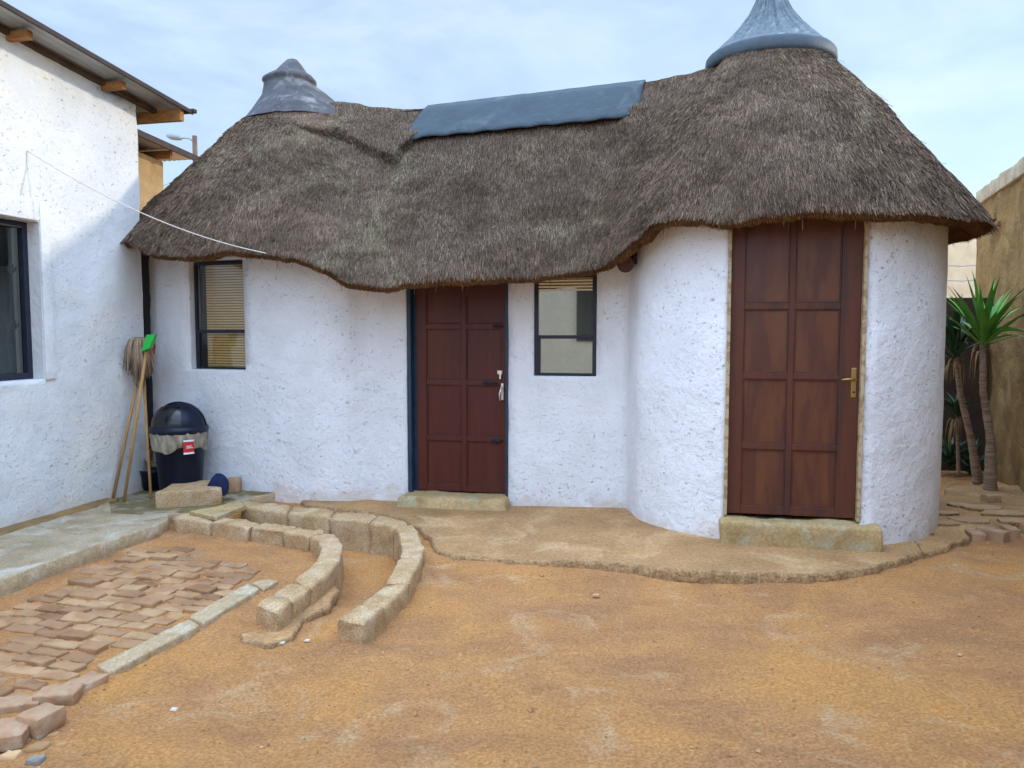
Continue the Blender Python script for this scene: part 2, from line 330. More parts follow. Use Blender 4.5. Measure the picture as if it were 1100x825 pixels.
# kerb centre lines (x,y) from the picture
def xy(u, v, z=.12):
    p = G(u, v, z); return V((p.x, p.y, 0))
KA_in  = [xy(186,556), xy(222,560), xy(262,566), xy(300,570), xy(325,574), xy(341,579), xy(345,588), xy(341,600), xy(330,612), xy(302,631), xy(273,650)]
KA_out = [xy(194,549), xy(232,553), xy(275,561), xy(318,566), xy(343,569), xy(362,573), xy(369,585), xy(366,600), xy(350,619), xy(325,637), xy(298,657)]
KB_in  = [xy(258,544), xy(300,549), xy(345,554), xy(392,559), xy(418,563), xy(428,571), xy(431,588), xy(426,606), xy(413,628), xy(388,646), xy(361,663)]
KB_out = [xy(262,537), xy(305,542), xy(350,547), xy(400,552), xy(432,558), xy(449,568), xy(456,588), xy(450,607), xy(438,628), xy(414,650), xy(389,668)]
chan = np.array([[(p.x+q.x)/2, (p.y+q.y)/2] for p, q in zip(KA_in, KA_out)]+[[(p.x+q.x)/2, (p.y+q.y)/2] for p, q in list(zip(KB_in, KB_out))[::-1]])
def inpoly(x, y, poly):
    c = np.zeros(x.shape, bool); n = len(poly)
    for i in range(n):
        x1, y1 = poly[i]; x2, y2 = poly[(i+1) % n]
        k = ((y1 > y) != (y2 > y)) & (x < (x2-x1)*(y-y1)/((y2-y1)+1e-12)+x1); c ^= k
    return c
def soil_z(x, y):
    p = np.stack([x, y, 0*x], -1)
    z = .018*fbm(p, .9, 3, 3)+.009*fbm(p, 6, 3, 5)+.0045*fbm(p, 26, 2, 9)
    # shallow step-down ridges scoured by water
    z = z-.012*np.clip(fbm(p*np.array([.5, 1.6, 1]), 1.7, 3, 21)-.35, 0, 1)
    nearw = np.exp(-((y-4.75)/.5)**2)*np.clip((x+.5)/1, 0, 1); z = z+.012*nearw
    for ka, kb in ((KA_in, KA_out), (KB_in, KB_out)):
        m_ = [(p+q)/2 for p, q in zip(ka, kb)]; dm = np.full(x.shape, 9.0)
        near = (x > -3) & (x < .2) & (y > 3.2) & (y < 6.4)
        for a_, b_ in zip(m_, m_[1:]):
            ax, ay, bx, by = a_.x, a_.y, b_.x, b_.y; tq = np.clip(((x[near]-ax)*(bx-ax)+(y[near]-ay)*(by-ay))/((bx-ax)**2+(by-ay)**2), 0, 1)
            dm[near] = np.minimum(dm[near], np.hypot(x[near]-ax-tq*(bx-ax), y[near]-ay-tq*(by-ay)))
        z = z+.030*np.exp(-(dm/.13)**2)*(.7+.6*vn(p, 5, 77))
    inside = inpoly(x, y, chan); dep = np.clip((y-3.9)/.7, 0, 1)*.11+.01
    return np.where(inside, z*.6-dep, z)
xs = np.concatenate([[-60, -30, -15, -8, -6.2], np.arange(-5, 5.6, .022), [6.5, 9, 15, 30, 60]])
ys = np.concatenate([[-60, -30, -12, -6, -3, -1, 0, .6, 1.1], np.arange(1.5, 7.4, .022), [8, 9, 11, 15, 25, 60, 150, 400]])
GX, GY = np.meshgrid(xs, ys, indexing='ij'); GZ = soil_z(GX, GY)
GZ = np.where((np.abs(GX) > 5.6) | (GY > 7.4) | (GY < 1.2), -.01, GZ)
mb = MB()
A = np.stack([GX, GY, GZ], -1); r_, c_ = GX.shape
idx = np.arange(r_*c_).reshape(r_, c_)
fq = np.stack([idx[:-1, :-1], idx[1:, :-1], idx[1:, 1:], idx[:-1, 1:]], -1).reshape(-1, 4)
me = bpy.data.meshes.new('soil'); me.from_pydata(A.reshape(-1, 3).tolist(), [], fq.tolist()); me.polygons.foreach_set('use_smooth', [True]*len(fq)); me.materials.append(SOIL)
go = bpy.data.objects.new('bare_soil_yard', me); COL.objects.link(go); go['kind'] = 'structure'
go.name = 'ground'
# loose grit on the soil: nobody could count it
nP = 16000
px_ = RNG.uniform(-4.2, 5.0, nP); py_ = 1.9+RNG.random(nP)**1.2*3.6
keep = ~inpoly(px_, py_, np.array([[-9, 0], [-9, 9], [-1.5, 9], [-1.2, 4.6], [-2.6, 1.2]])); px_, py_ = px_[keep], py_[keep]
pz_ = soil_z(px_, py_)
mb = MB(); oc = np.array([[1,0,0],[-1,0,0],[0,1,0],[0,-1,0],[0,0,1],[0,0,-1]], float)
of = [(0,2,4),(2,1,4),(1,3,4),(3,0,4),(2,0,5),(1,2,5),(3,1,5),(0,3,5)]
for i in range(len(px_)):
    s_ = .0016+.007*RNG.random()**6
    if RNG.random() < .006: s_ *= 2.6
    mb.add(oc*s_*RNG.uniform(.6, 1.3, (6, 1))*[1, 1, .7]+[px_[i], py_[i], pz_[i]+s_*.3], of)
o = finish('loose_grit', mb, PEB, weld=False); tag(o, kind='stuff')

mb = MB()                       # dry leaf bits and twigs blown over the yard
for i in range(150):
    x = RNG.uniform(-1.4, 4.3); y = RNG.uniform(2.1, 4.9); z = float(soil_z(np.array([x]), np.array([y]))[0])+.004; a = RNG.uniform(0, 6.28)
    if RNG.random() < .5:
        l_ = RNG.uniform(.008, .035); mb.tube([(x, y, z), (x+l_*.5*math.cos(a), y+l_*.5*math.sin(a), z+.004), (x+l_*math.cos(a+.3), y+l_*math.sin(a+.3), z)], .0011, 4)
    else:
        l_ = RNG.uniform(.005, .012); c_, s_ = math.cos(a)*l_, math.sin(a)*l_
        mb.add([(x-c_, y-s_, z), (x-s_*.5, y+c_*.5, z+.003), (x+c_, y+s_, z+.004), (x+s_*.5, y-c_*.5, z+.001)], [(0, 1, 2, 3)])
o = finish('dry_litter', mb, mat('dry_leaf_litter', (.14, .08, .04), (.30, .20, .10), 3, .9, bumps=()), weld=False); tag(o, kind='stuff')

# ------------------------------------------------------------ slabs with ragged edges
def dense(pts, step=.03):
    out = []
    for a, b in zip(pts, pts[1:]+pts[:1]):
        n_ = max(1, int((b-a).length/step))
        out += [a.lerp(b, k/n_) for k in range(n_)]
    return out
def slab(mbx, outline, zt, zb, m_top=0, m_side=1, jag=.012, seed=0, ch=.012, ztf=None):
    d = dense(outline); n_ = len(d); arr = np.array([[p.x, p.y, 0] for p in d]); c_ = arr.mean(0)
    tang = np.roll(arr, -1, 0)-np.roll(arr, 1, 0); nrm = np.stack([tang[:, 1], -tang[:, 0], 0*tang[:, 0]], -1); nrm /= np.linalg.norm(nrm, axis=1)[:, None]+1e-9
    area = np.sum(arr[:, 0]*np.roll(arr[:, 1], -1)-np.roll(arr[:, 0], -1)*arr[:, 1])
    if area < 0: nrm = -nrm
    j = (jag*fbm(arr, 5, 4, seed))[:, None]*nrm
    zz = np.array([ztf(p[0], p[1]) if ztf else zt for p in arr])
    top = arr+j-nrm*ch; top[:, 2] = zz
    e1 = arr+j; e1[:, 2] = zz-ch*(.7+.5*fbm(arr, 14, 2, seed+2))
    e2 = arr+j+nrm*(.006*fbm(arr, 12, 3, seed+4))[:, None]-nrm*.004; e2[:, 2] = (zz+zb)/2
    e3 = arr+j*.8-nrm*.008; e3[:, 2] = zb
    mbx.grid(np.stack([top, e1, e2, e3]), m_side, True, cv=True)
    from mathutils.geometry import tessellate_polygon
    mbx.add(top, [list(q) for q in tessellate_polygon([[V(p) for p in top]])], m_top)
def flat(l): return [V((p.x, p.y, 0)) for p in l]

# raised concrete walkway beside the white house, running into the corner by the bin
mb = MB()
wk = flat([G(-330, 745, .10), G(-120, 668, .10), G(0, 622, .10), G(70, 598, .10), G(130, 576, .10), G(170, 563, .10), G(181, 557, .10), G(178, 551, .10), G(150, 553, .1), G(118, 551, .1)])
back = [H0+HD*1.05, H0+HD*.2, H0-HD*1.0, H0-HD*3.4]
slab(mb, wk+back, .10, -.06, seed=3)
struct('concrete_walkway', mb, [CONC, KERB])
mb = MB()
slab(mb, flat([G(117,552,.085), G(150,554,.085), G(182,551,.085), G(205,553,.085), G(240,543,.085), G(258,537,.085), V((-1.9, 6.9, 0)), V((-2.9, 7.3, 0)), V((-3.4, 7.3, 0)), H0+HD*1.02]), .085, -.06, seed=9, jag=.006)
struct('damp_corner_paving', mb, [mat('mossy_damp_concrete', (.19, .15, .065), (.12, .09, .045), 6, .85, c3=(.30, .27, .19), s3=5, t3=(.5, .62), bumps=((25, .5, .015), (110, .5, .005))), KERB])
mb = MB(); slab(mb, flat([H0+HN*.16-HD*3.4, H0+HN*.20-HD*1.0, H0+HN*.17-HD*.3, H0+HN*.10+HD*.3, H0+HN*.16+HD*.7, H0+HN*.12+HD*1.02, H0+HD*1.05-HN*.04, H0-HN*.04-HD*3.4]), .112, .06, jag=.04, seed=44, ch=.02)
struct('soil_strip', mb, [SOILD, SOILD])
# cement apron along the hut
def apz(x, y): return .035+.035*min(1, max(0, (x+.2)/1.4))
ap = flat([G(366,547,.03), G(402,551,.03), G(440,560,.03), G(460,577,.03), G(470,592,.04), G(520,599,.04), G(580,601,.05), G(650,603,.06), G(700,608,.07), G(745,612,.07), G(800,616,.07), G(870,617,.07),
           G(925,611,.07), G(962,603,.07), G(990,592,.07), G(985,584,.07), G(960,576,.07), V((3.0, 5.3, 0)), V((2.9, 6.0, 0)), V((1.2, 6.6, 0)), V((-1.2, 6.9, 0)), V((-1.9, 6.8, 0)), V((-1.75, 6.42, 0))])
mb = MB(); slab(mb, ap, .07, -.08, seed=5, jag=.022, ztf=apz, ch=.018)
struct('cement_apron', mb, [APR, APRE])
mb = MB(); slab(mb, flat([G(968,578,.06), G(985,584,.06), G(992,596,.06), G(1020,588,.06), G(1042,576,.06), G(1038,571,.06), G(1075,566,.06), G(1120,560,.06), G(1120,520,.06), G(1020,522,.06), V((3.1,5.7,0))]), .062, -.08, seed=15, jag=.03, ch=.015)
struct('cracked_paving', mb, [APR, APRE])
# thin broken layers of old paving lying on it
mb = MB()
for (u, v, w_, h_) in [(985,570,.30,.10),(1010,562,.34,.10),(1040,558,.30,.11),(1075,552,.36,.10),(1055,546,.3,.09),(1015,551,.25,.08),(1090,560,.25,.1),(1030,543,.2,.07)]:
    p = G(u, v, .07); k = []
    for a in range(7):
        t_ = a/7*2*math.pi; k.append(V((p.x+w_*.5*math.cos(t_)*random.uniform(.7, 1.2), p.y+h_*math.sin(t_)*random.uniform(.7, 1.2), 0)))
    slab(mb, k, random.uniform(.072, .088), .05, seed=int(u), jag=.015, ch=.006)
struct('broken_paving_flakes', mb, [mat('pale_paving_flake', (.46, .29, .15), (.36, .22, .11), 8, .95, bumps=((40, .6, .008),)), APRE])

# brick paving between walkway and kerb stones
mb = MB()
pd = V((math.sin(rad(15)), math.cos(rad(15)), 0)); pn = V((pd.y, -pd.x, 0))
B0 = G(-20, 660, 0); B0.z = 0
pave_poly = np.array([[p.x, p.y] for p in [G(-140,735), G(0,660), G(80,625), G(150,592), G(215,592), G(258,603), G(284,618), G(262,632), G(222,658), G(120,712), G(108,722), G(60,742), G(15,764), G(-10,775), G(-150,850)]])
fade = G(262, 588)
row = -22
while row < 30:
    off = random.uniform(0, .2) + (row % 2)*.1; x_ = -.6-off
    while x_ < 2.4:
        Lb = random.uniform(.14, .20)
        c0 = B0+pd*(row*.093+random.uniform(-.004, .004))+pn*x_
        cc = c0+pn*Lb/2+pd*.04
        if inpoly(np.array([cc.x]), np.array([cc.y]), pave_poly)[0] and random.random() < .97:
            zt = float(soil_z(np.array([cc.x]), np.array([cc.y]))[0])+.012+random.uniform(-.007, .007); dw = .081+random.uniform(-.008, .004)
            # bricks sink under washed soil towards the drain
            zt -= .022*max(0, 1-(cc-V((fade.x, fade.y, 0))).length/.55)
            rot = random.uniform(-.07, .07); a_ = pn*math.cos(rot)+pd*math.sin(rot); b_ = pd*math.cos(rot)-pn*math.sin(rot)
            j = lambda: V((random.uniform(-.008, .008), random.uniform(-.008, .008), 0))
            q = [c0+j(), c0+a_*(Lb-.014)+j(), c0+a_*(Lb-.014)+b_*dw+j(), c0+b_*dw+j()]
            tl = [random.uniform(-.004, .004) for _ in q]
            mb.hexa([p+V((0, 0, -.06)) for p in q]+[p+V((0, 0, zt+t)) for p, t in zip(q, tl)], .008, .03, .009, seed=random.randint(0, 999), rs=22)
        x_ += Lb
    row += 1
struct('brick_paving', mb, PAVE)

# ------------------------------------------------------------ cement block walls of the drain
def blockwall(name, label, kin, kout, cuts, ztop, zbot, loc):
    th = thing(name, label, 'drain wall', loc, None)
    def samp(Ls, t):
        t = max(0, min(len(Ls)-1.0001, t)); i = int(t); f = t-i
        return Ls[i].lerp(Ls[i+1], f)
    for k, (a, b) in enumerate(zip(cuts, cuts[1:])):
        n_ = max(1, int(round((b-a)/.5))); mbx = MB()
        e = .007
        bsub = MB(); ts = [a+e+(b-a-2*e)*q/n_ for q in range(n_+1)]
        # one block bent over n_ short facets: loft of rounded sections
        rows = []; zt = ztop+random.uniform(-.006, .006)
        for q in range(n_*4+1):
            t = a+e+(b-a-2*e)*q/(n_*4); pi, po = samp(kin, t), samp(kout, t)
            endf = 1-.06*(1 if q in (0, n_*4) else 0)
            sec = []
            w_ = (po-pi); r0 = .012
            for fx, fz in [(0, 0), (0, .35), (0, .7), (0, .93), (.03, .985), (.1, 1), (.35, 1), (.65, 1), (.9, 1), (.97, .985), (1, .93), (1, .7), (1, .35), (1, 0)]:
                sec.append(list(pi.lerp(po, .5+(fx-.5)*endf)+V((0, 0, zbot+(zt-zbot)*fz*(1-.03*(endf < 1))))))
            rows.append(sec)
        R = np.array(rows); R = R+(.009*fbm(R, 24, 4, k*7))[..., None]*np.array([1, 1, .8])+(.008*fbm(R, 5, 2, k))[..., None]
        mbx.grid(R, 0, True)
        mbx.add(R[0], [list(range(R.shape[1]))[::-1]]); mbx.add(R[-1], [list(range(R.shape[1]))])
        part('cement_block', mbx, BLOCK, th)
    return th
def d3(p): return V((p.x, p.y, 0))
wa = blockwall('block_kerb', 'nearer of the two bent cement block kerbs, between the brick paving and the drain channel', KA_in, KA_out, [0, 1.1, 2.15, 3.1, 4.4, 7.1, 8.6, 9.35, 10], .12, -.16, d3(KA_in[4]))
wb = blockwall('block_kerb', 'farther bent cement block kerb, running below the hut wall and round to the bare soil', KB_in, KB_out, [0, 1.2, 2.2, 3.2, 4.4, 6.6, 7.9, 9.0, 10], .12, -.22, d3(KB_in[4]))
mb = MB()     # cement footing spread under the near kerb's end
slab(mb, flat([G(256,684,.0), G(285,676,.0), G(300,672,0), G(335,640,0), G(352,628,0), G(362,636,0), G(352,652,0), G(325,668,0), G(316,688,0), G(290,697,0), G(262,692,0)]), .016, -.06, seed=33, jag=.02, ch=.012)
part('footing', mb, [APR, APRE], wa, 'cracked cement footing spread on the soil')
# kerb stones of the paving
def stone(name, label, cat, pix, zt, hgt, m_, rough=.004, r=.012, group=None, step=.03, zb=None):
    b = [G(u, v, zt) for u, v in pix]; zb_ = zt-hgt
    mbx = MB(); mbx.hexa([V((p.x, p.y, zb_)) for p in b]+[V((p.x, p.y, zt)) for p in b], r, step, rough, seed=random.randint(0, 999), rs=16)
    c = sum((V((p.x, p.y, 0)) for p in b), V())/4; c.z = zb_
    return solo(name, mbx, m_, label, cat, c, group)
stone('kerb_stone', 'longest pale kerb stone edging the brick paving, nearest the camera', 'kerb stone', [(103,714),(118,722),(215,671),(203,664)], .03, .09, KERB, group='pale kerb stones edging the paving')
stone('kerb_stone', 'middle pale kerb stone of the paving edge, between the long one and the small chip', 'kerb stone', [(202,662),(218,669),(279,632),(266,626)], .03, .09, KERB, group='pale kerb stones edging the paving')
stone('kerb_stone', 'small triangular chip of kerb stone at the far end of the paving edge', 'kerb stone', [(270,625),(283,633),(300,623),(290,621)], .022, .08, KERB, group='pale kerb stones edging the paving')
# big block by the bin, slab bridging the channel
stone('concrete_block', 'large rough concrete block lying on the walkway end in front of the bin', 'block', [(166,529),(238,525),(238,515),(190,517)], .215, .15, BLOCK, .006, .012)
stone('concrete_slab', 'thin flat concrete slab bridging the back end of the drain channel', 'slab', [(203,549),(232,555),(264,543),(258,539)], .15, .035, STEP, .003, .008)
mb = MB(); c = G(252, 530, .08)
mb.lathe([(0,0),(.05,0),(.062,.03),(.062,.12),(.05,.15),(0,.152)], (c.x, c.y, .07), 14)
mb.v = [q+.012*fbm(q, 20, 3, 4)[:, None] for q in mb.v]
solo('broken_brick', mb, BRICK, 'weathered brown lump of brick behind the blue cloth by the hut wall', 'brick', V((c.x, c.y, .07)))
# loose bricks
def brick(u, v, z, L_, W_, H_, rot, label, m_=BRICK, group=None, tilt=0):
    c = G(u, v, z+H_); a = V((math.cos(rot), math.sin(rot), tilt)); b_ = V((-math.sin(rot), math.cos(rot), 0)); up = V((-tilt, 0, 1)).normalized()
    q = [c-a*L_/2-b_*W_/2, c+a*L_/2-b_*W_/2, c+a*L_/2+b_*W_/2, c-a*L_/2+b_*W_/2]
    mbx = MB(); mbx.hexa([p-up*H_ for p in q]+q, .007, .02, .007, seed=random.randint(0, 999), rs=25)
    return solo('brick', mbx, m_, label, 'brick', V((c.x, c.y, z)), group)
gf = 'loose bricks at the near left end of the paving'; gr = 'loose bricks by the cracked paving on the right'
brick(12, 780, 0, .12, .16, .055, .3, 'pinkish brick at the left frame edge, nearest the camera', group=gf)
brick(44, 763, 0, .11, .12, .078, -.35, 'squarish upright brick end beside the frame edge brick', group=gf)
brick(62, 741, -.005, .16, .10, .055, .15, 'brown brick lying just behind the squarish brick end', group=gf)
brick(91, 730, -.01, .10, .15, .05, -.38, 'long brick continuing the line of pale kerb stones', group=gf)
brick(15, 752, -.01, .2, .1, .045, .3, 'flat brick at the left frame edge behind the pinkish one', group=gf)
brick(1048, 571, -.01, .095, .13, .085, -.2, 'leftmost brick of the row in front of the cracked paving', group=gr)
brick(1067, 568, -.01, .085, .19, .10, .5, 'reddish brick set cornerwise, second from the left in the row by the cracked paving', group=gr)
brick(1085, 566, -.01, .08, .14, .095, -.1, 'squarish brick third from the left in the row by the cracked paving', group=gr)
brick(1103, 562, -.01, .10, .16, .085, .25, 'brick cut by the right frame edge at the end of the row', group=gr)
brick(1065, 531, .06, .13, .09, .065, .1, 'single small brick lying at the foot of the yucca trunks', group=gr)
# rubble on the soil
for (u, v, s_, lb) in [(42,804,.035,'flat pale stone chip on the soil, largest of the chips below the paving'),(38,817,.028,'knobbly grey stone chip, lowest in the left corner'),(66,801,.018,'small brown stone chip right of the pale ones'),
                              (12,812,.03,'pale flat stone chip at the left frame edge'),(25,797,.022,'tan stone chip between the bricks and the two largest chips'),(58,790,.02,'pale chip nearest the loose bricks'),
                       (330,688,.012,'tiny white fragment beside the block kerb footing'),(640,640,.02,'pale chip below the cement apron'),(815,790,.02,'tan chip near the bottom right of the yard'),(187,762,.014,'white stone fragment alone on the soil below the kerb stones'),(302,690,.02,'white plaster fragment on the footing of the near block kerb')]:
    c = G(u, v, .0); mbx = MB(); a = s_
    mbx.hexa([c+V(q)*a for q in [(-1.2,-.8,-.3),(1,-.9,-.3),(1.2,.8,-.3),(-.9,.9,-.3),(-.9,-.6,.45),(.8,-.7,.35),(.9,.6,.5),(-.7,.6,.4)]], a*.25, a*.4, a*.15, seed=int(u), rs=40)
    solo('stone_chip', mbx, SHARD if 'white' in lb else ROCK if 'grey' in lb else PEB, lb, 'stone', V((c.x, c.y, 0)), 'stone chips on the soil')

# ------------------------------------------------------------ walls with openings
def densify(pl, step=.08):
    out = [pl[0]]
    for a, b in zip(pl, pl[1:]):
        n_ = max(1, int(round((b-a).length/step))); out += [a.lerp(b, k/n_) for k in range(1, n_+1)]
    return out
def wallmesh(mbx, pl, z0, z1, openings, reveal=.12, m=0, dz=.12, rough=.008, seed=0):
    """pl plan polyline (outside seen with it running left to right); openings (sA, sB, zA, zB) in arc length"""
    pl = [V((p.x, p.y, 0)) for p in pl]; s_ = [0]
    for a, b in zip(pl, pl[1:]): s_.append(s_[-1]+(b-a).length)
    def at(s):
        s = max(0, min(s_[-1], s))
        for i in range(len(pl)-1):
            if s <= s_[i+1]+1e-9: return pl[i].lerp(pl[i+1], (s-s_[i])/max(1e-9, s_[i+1]-s_[i]))
        return pl[-1]
    ops = []
    S = set(); Z = set(list(np.round(np.arange(z0, z1, dz), 4))+[z1])
    for a, b, c, d in openings: Z |= {c, d}
    S = set(s_)
    for a, b, c, d in openings:
        S = {q for q in S if not (a-.03 < q < a+.03 or b-.03 < q < b+.03)} | {a, b}
    S = sorted(S)
    ex = []
    for p, q in zip(S, S[1:]):
        k = max(1, int((q-p)/.06)); ex += [p+(q-p)*j/k for j in range(k)]
    S = ex+[S[-1]]; Z = sorted(Z)
    pts = [at(s) for s in S]
    nr = []
    for i in range(len(pts)):
        t = at(min(S[i]+.05, s_[-1]))-at(max(S[i]-.05, 0)); t.normalize(); nr.append(V((t.y, -t.x, 0)))
    A = np.array([[[p.x, p.y, z] for z in Z] for p in pts]); NN = np.array([[list(n_) for z in Z] for n_ in nr])
    D = rough*fbm(A, 2.2, 3, seed)+rough*.5*fbm(A, 9, 2, seed+3)
    A = A+NN*D[..., None]
    fs = []; c_ = len(Z)
    for i in range(len(S)-1):
        for j in range(c_-1):
            sm, zm = (S[i]+S[i+1])/2, (Z[j]+Z[j+1])/2
            if any(a < sm < b and c < zm < d for a, b, c, d in openings): continue
            fs.append([i*c_+j, (i+1)*c_+j, (i+1)*c_+j+1, i*c_+j+1])
    mbx.add(A.reshape(-1, 3), fs, m, True)
    for a, b, c, d in openings:
        i0, i1 = [min(range(len(S)), key=lambda k: abs(S[k]-q)) for q in (a, b)]; j0, j1 = [min(range(len(Z)), key=lambda k: abs(Z[k]-q)) for q in (c, d)]
        ch = (V(A[i1, j0])-V(A[i0, j0])); ch.z = 0; ch.normalize(); inn = np.array([-ch.y, ch.x, 0])*reveal
        ring = [A[i, j0] for i in range(i0, i1+1)]+[A[i1, j] for j in range(j0+1, j1+1)]+[A[i, j1] for i in range(i1-1, i0-1, -1)]+[A[i0, j] for j in range(j1-1, j0, -1)]
        ring = np.array(ring); mbx.grid(np.stack([ring, ring+inn]), m, False, cv=True)
    return at
def arclen_at(pl, u):
    """arc length where the ray of column u meets the polyline"""
    r = ray(u, 400); s = 0
    for a, b in zip(pl, pl[1:]):
        d = b-a; den = r.x*d.y-r.y*d.x
        if abs(den) > 1e-9:
            t = (a.x*r.y-a.y*r.x)/den      # a + t d parallel to ray
            if 0 <= t <= 1 and (a+d*t).y > 0: return s+d.length*t
        s += d.length
    return None
hutA = [V((-3.45, 7.6, 0)), X(140, 7.25), X(168, 7.08), X(207, 6.94), X(240, 6.82), X(268, 6.74), X(305, 6.64), X(345, 6.56), X(375, 6.55), X(395, 6.62), X(405, 6.70)]
mid = [X(405, 6.58), X(672, 6.17)]
for p in hutA+mid: p.z = 0
hutA[-1] = X(404, 6.585); hutA[-1].z = 0
circle = []
for k in range(-160, 62, 4):
    circle.append(CR+V((RW*math.cos(rad(k)), RW*math.sin(rad(k)), 0)))
m1 = mid[1]
circle = [p for p in circle if True]
front = densify(hutA)+densify(mid)[1:]
# cut the circle where the straight wall meets it
circle = [p for p in circle if not (p.x < m1.x+.02 and p.y > m1.y-.02 and p.x < CR.x)]
outline = front+circle+[V((1.6, 7.9, 0)), V((-1.0, 9.0, 0)), V((-2.6, 9.2, 0)), V((-3.45, 8.5, 0)), V((-3.45, 7.6, 0))]
def S_(u): return arclen_at(outline[:len(front)+len(circle)], u)
def at_plan(s):
    q = 0
    for a, b in zip(outline, outline[1:]):
        l_ = (b-a).length
        if s <= q+l_: return a.lerp(b, (s-q)/l_)
        q += l_
class Fr:
    """frame on a wall opening: x along the wall, z up, d outwards"""
    def __init__(s, a, b, inset=0):
        s.X = (b-a); s.X.z = 0; s.w = s.X.length; s.X.normalize(); s.N = V((s.X.y, -s.X.x, 0)); s.O = V((a.x, a.y, 0))-s.N*inset
    def p(s, x, z, d=0): return s.O+s.X*x+s.N*d+V((0, 0, z))
    def box(s, mbx, x0, x1, z0, z1, d0, d1, r=.003, m=0, **k):
        mbx.box(s.p(x0, z0, d1), s.X*(x1-x0), s.N*(d0-d1), V((0, 0, z1-z0)), r, m, **k)
def zof(u, v, fr, d=0):
    return onplane(u, v, fr.p(0, 0, d), fr.N).z
s1, s2 = S_(206), S_(264); s3, s4 = S_(437), S_(546); s5, s6 = S_(573.5), S_(640.5); s7, s8 = S_(781), S_(928)
f1, f2, f3, f4 = [Fr(at_plan(a), at_plan(b)) for a, b in ((s1, s2), (s3, s4), (s5, s6), (s7, s8))]
z1a, z1b = zof(235, 397, f1), zof(235, 279, f1); z2a, z2b = .115, 2.14; z3a, z3b = zof(607, 404, f3), zof(607, 294, f3); z4a, z4b = zof(850, 556, f4, -.03), 2.36
hut = thing('thatched_hut', 'white walled double round hut joined under one brown thatched roof', 'hut', (0, 6.6, 0))
mb = MB(); wallmesh(mb, outline, -.1, 2.46, [(s1, s2, z1a, z1b), (s3, s4, z2a-.1, z2b), (s5, s6, z3a, z3b), (s7, s8, z4a-.1, z4b)], .13, seed=2)
part('wall', mb, WHITE, hut)
# ---------------- windows of the hut
def window(fr, za, zb, inset, bar, parent, frm, glass, blind=None, blindz=None, fw=.028, label=None, side=True):
    w_ = fr.w; root = None; mbx = MB()
    d0, d1 = -inset-.03, -inset
    fr.box(mbx, 0.004, fw, za+.004, zb, d0, d1); fr.box(mbx, w_-fw, w_-.004, za+.004, zb, d0, d1)
    fr.box(mbx, fw, w_-fw, za+.004, za+fw*.7, d0, d1-.001); fr.box(mbx, fw, w_-fw, zb-fw, zb-.002, d0, d1-.001)
    fr.box(mbx, fw, w_-fw, bar-.014, bar+.014, d0+.002, d1+.008)
    fr.box(mbx, fw, fw+.016, za+.02, bar-.014, d0, d1+.004)
    win = part('window', mbx, frm, parent, label)
    g = MB(); fr.box(g, fw-.003, w_-fw+.003, za+fw*.5, zb-fw*.5, d0+.010, d0+.014, .0005); part('pane', g, glass, win)
    if blind:
        b = MB(); bz0 = blindz[0]; z = blindz[1]; n_ = 0
        while z > bz0:
            fr.box(b, blindz[2], w_-fw, z-.017, z, d0-.022-(.004), d0-.012+.0, .001)
            z -= .0235
        for q in (.18, .92):
            b.tube([fr.p(blindz[2]+(w_-fw-blindz[2])*q, bz0, d0-.008), fr.p(blindz[2]+(w_-fw-blindz[2])*q, blindz[1], d0-.008)], .002, 5)
        part('blind', b, blind, win)
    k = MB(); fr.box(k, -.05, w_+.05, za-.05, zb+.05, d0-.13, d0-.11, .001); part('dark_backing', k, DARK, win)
    return win
window(f1, z1a, z1b-.012, .055, zof(235, 356, f1, -.05), hut, NAVY, GL_B, BLIND, (z1a+.02, z1b-.03, .10), label='left window with closed bamboo blind')
window(f3, z3a, z3b, .012, zof(607, 362, f3), hut, NAVY, GL_M, None, None, fw=.034, label='middle window reflecting the yard, beside the maroon door')
# the raised bit of slatted blind seen at the top of the middle window sits in front of the dark backing
mb = MB(); w_ = f3.w
for k in range(5): f3.box(mb, .036, w_-.036, zof(607, 297+k*3.3, f3)-.014, zof(607, 297+k*3.3, f3), -.040, -.036+.02, .001)
part('rolled_blind', mb, mat('cream_blind', (.85, .72, .50), None, 1, .6, bumps=()), hut)
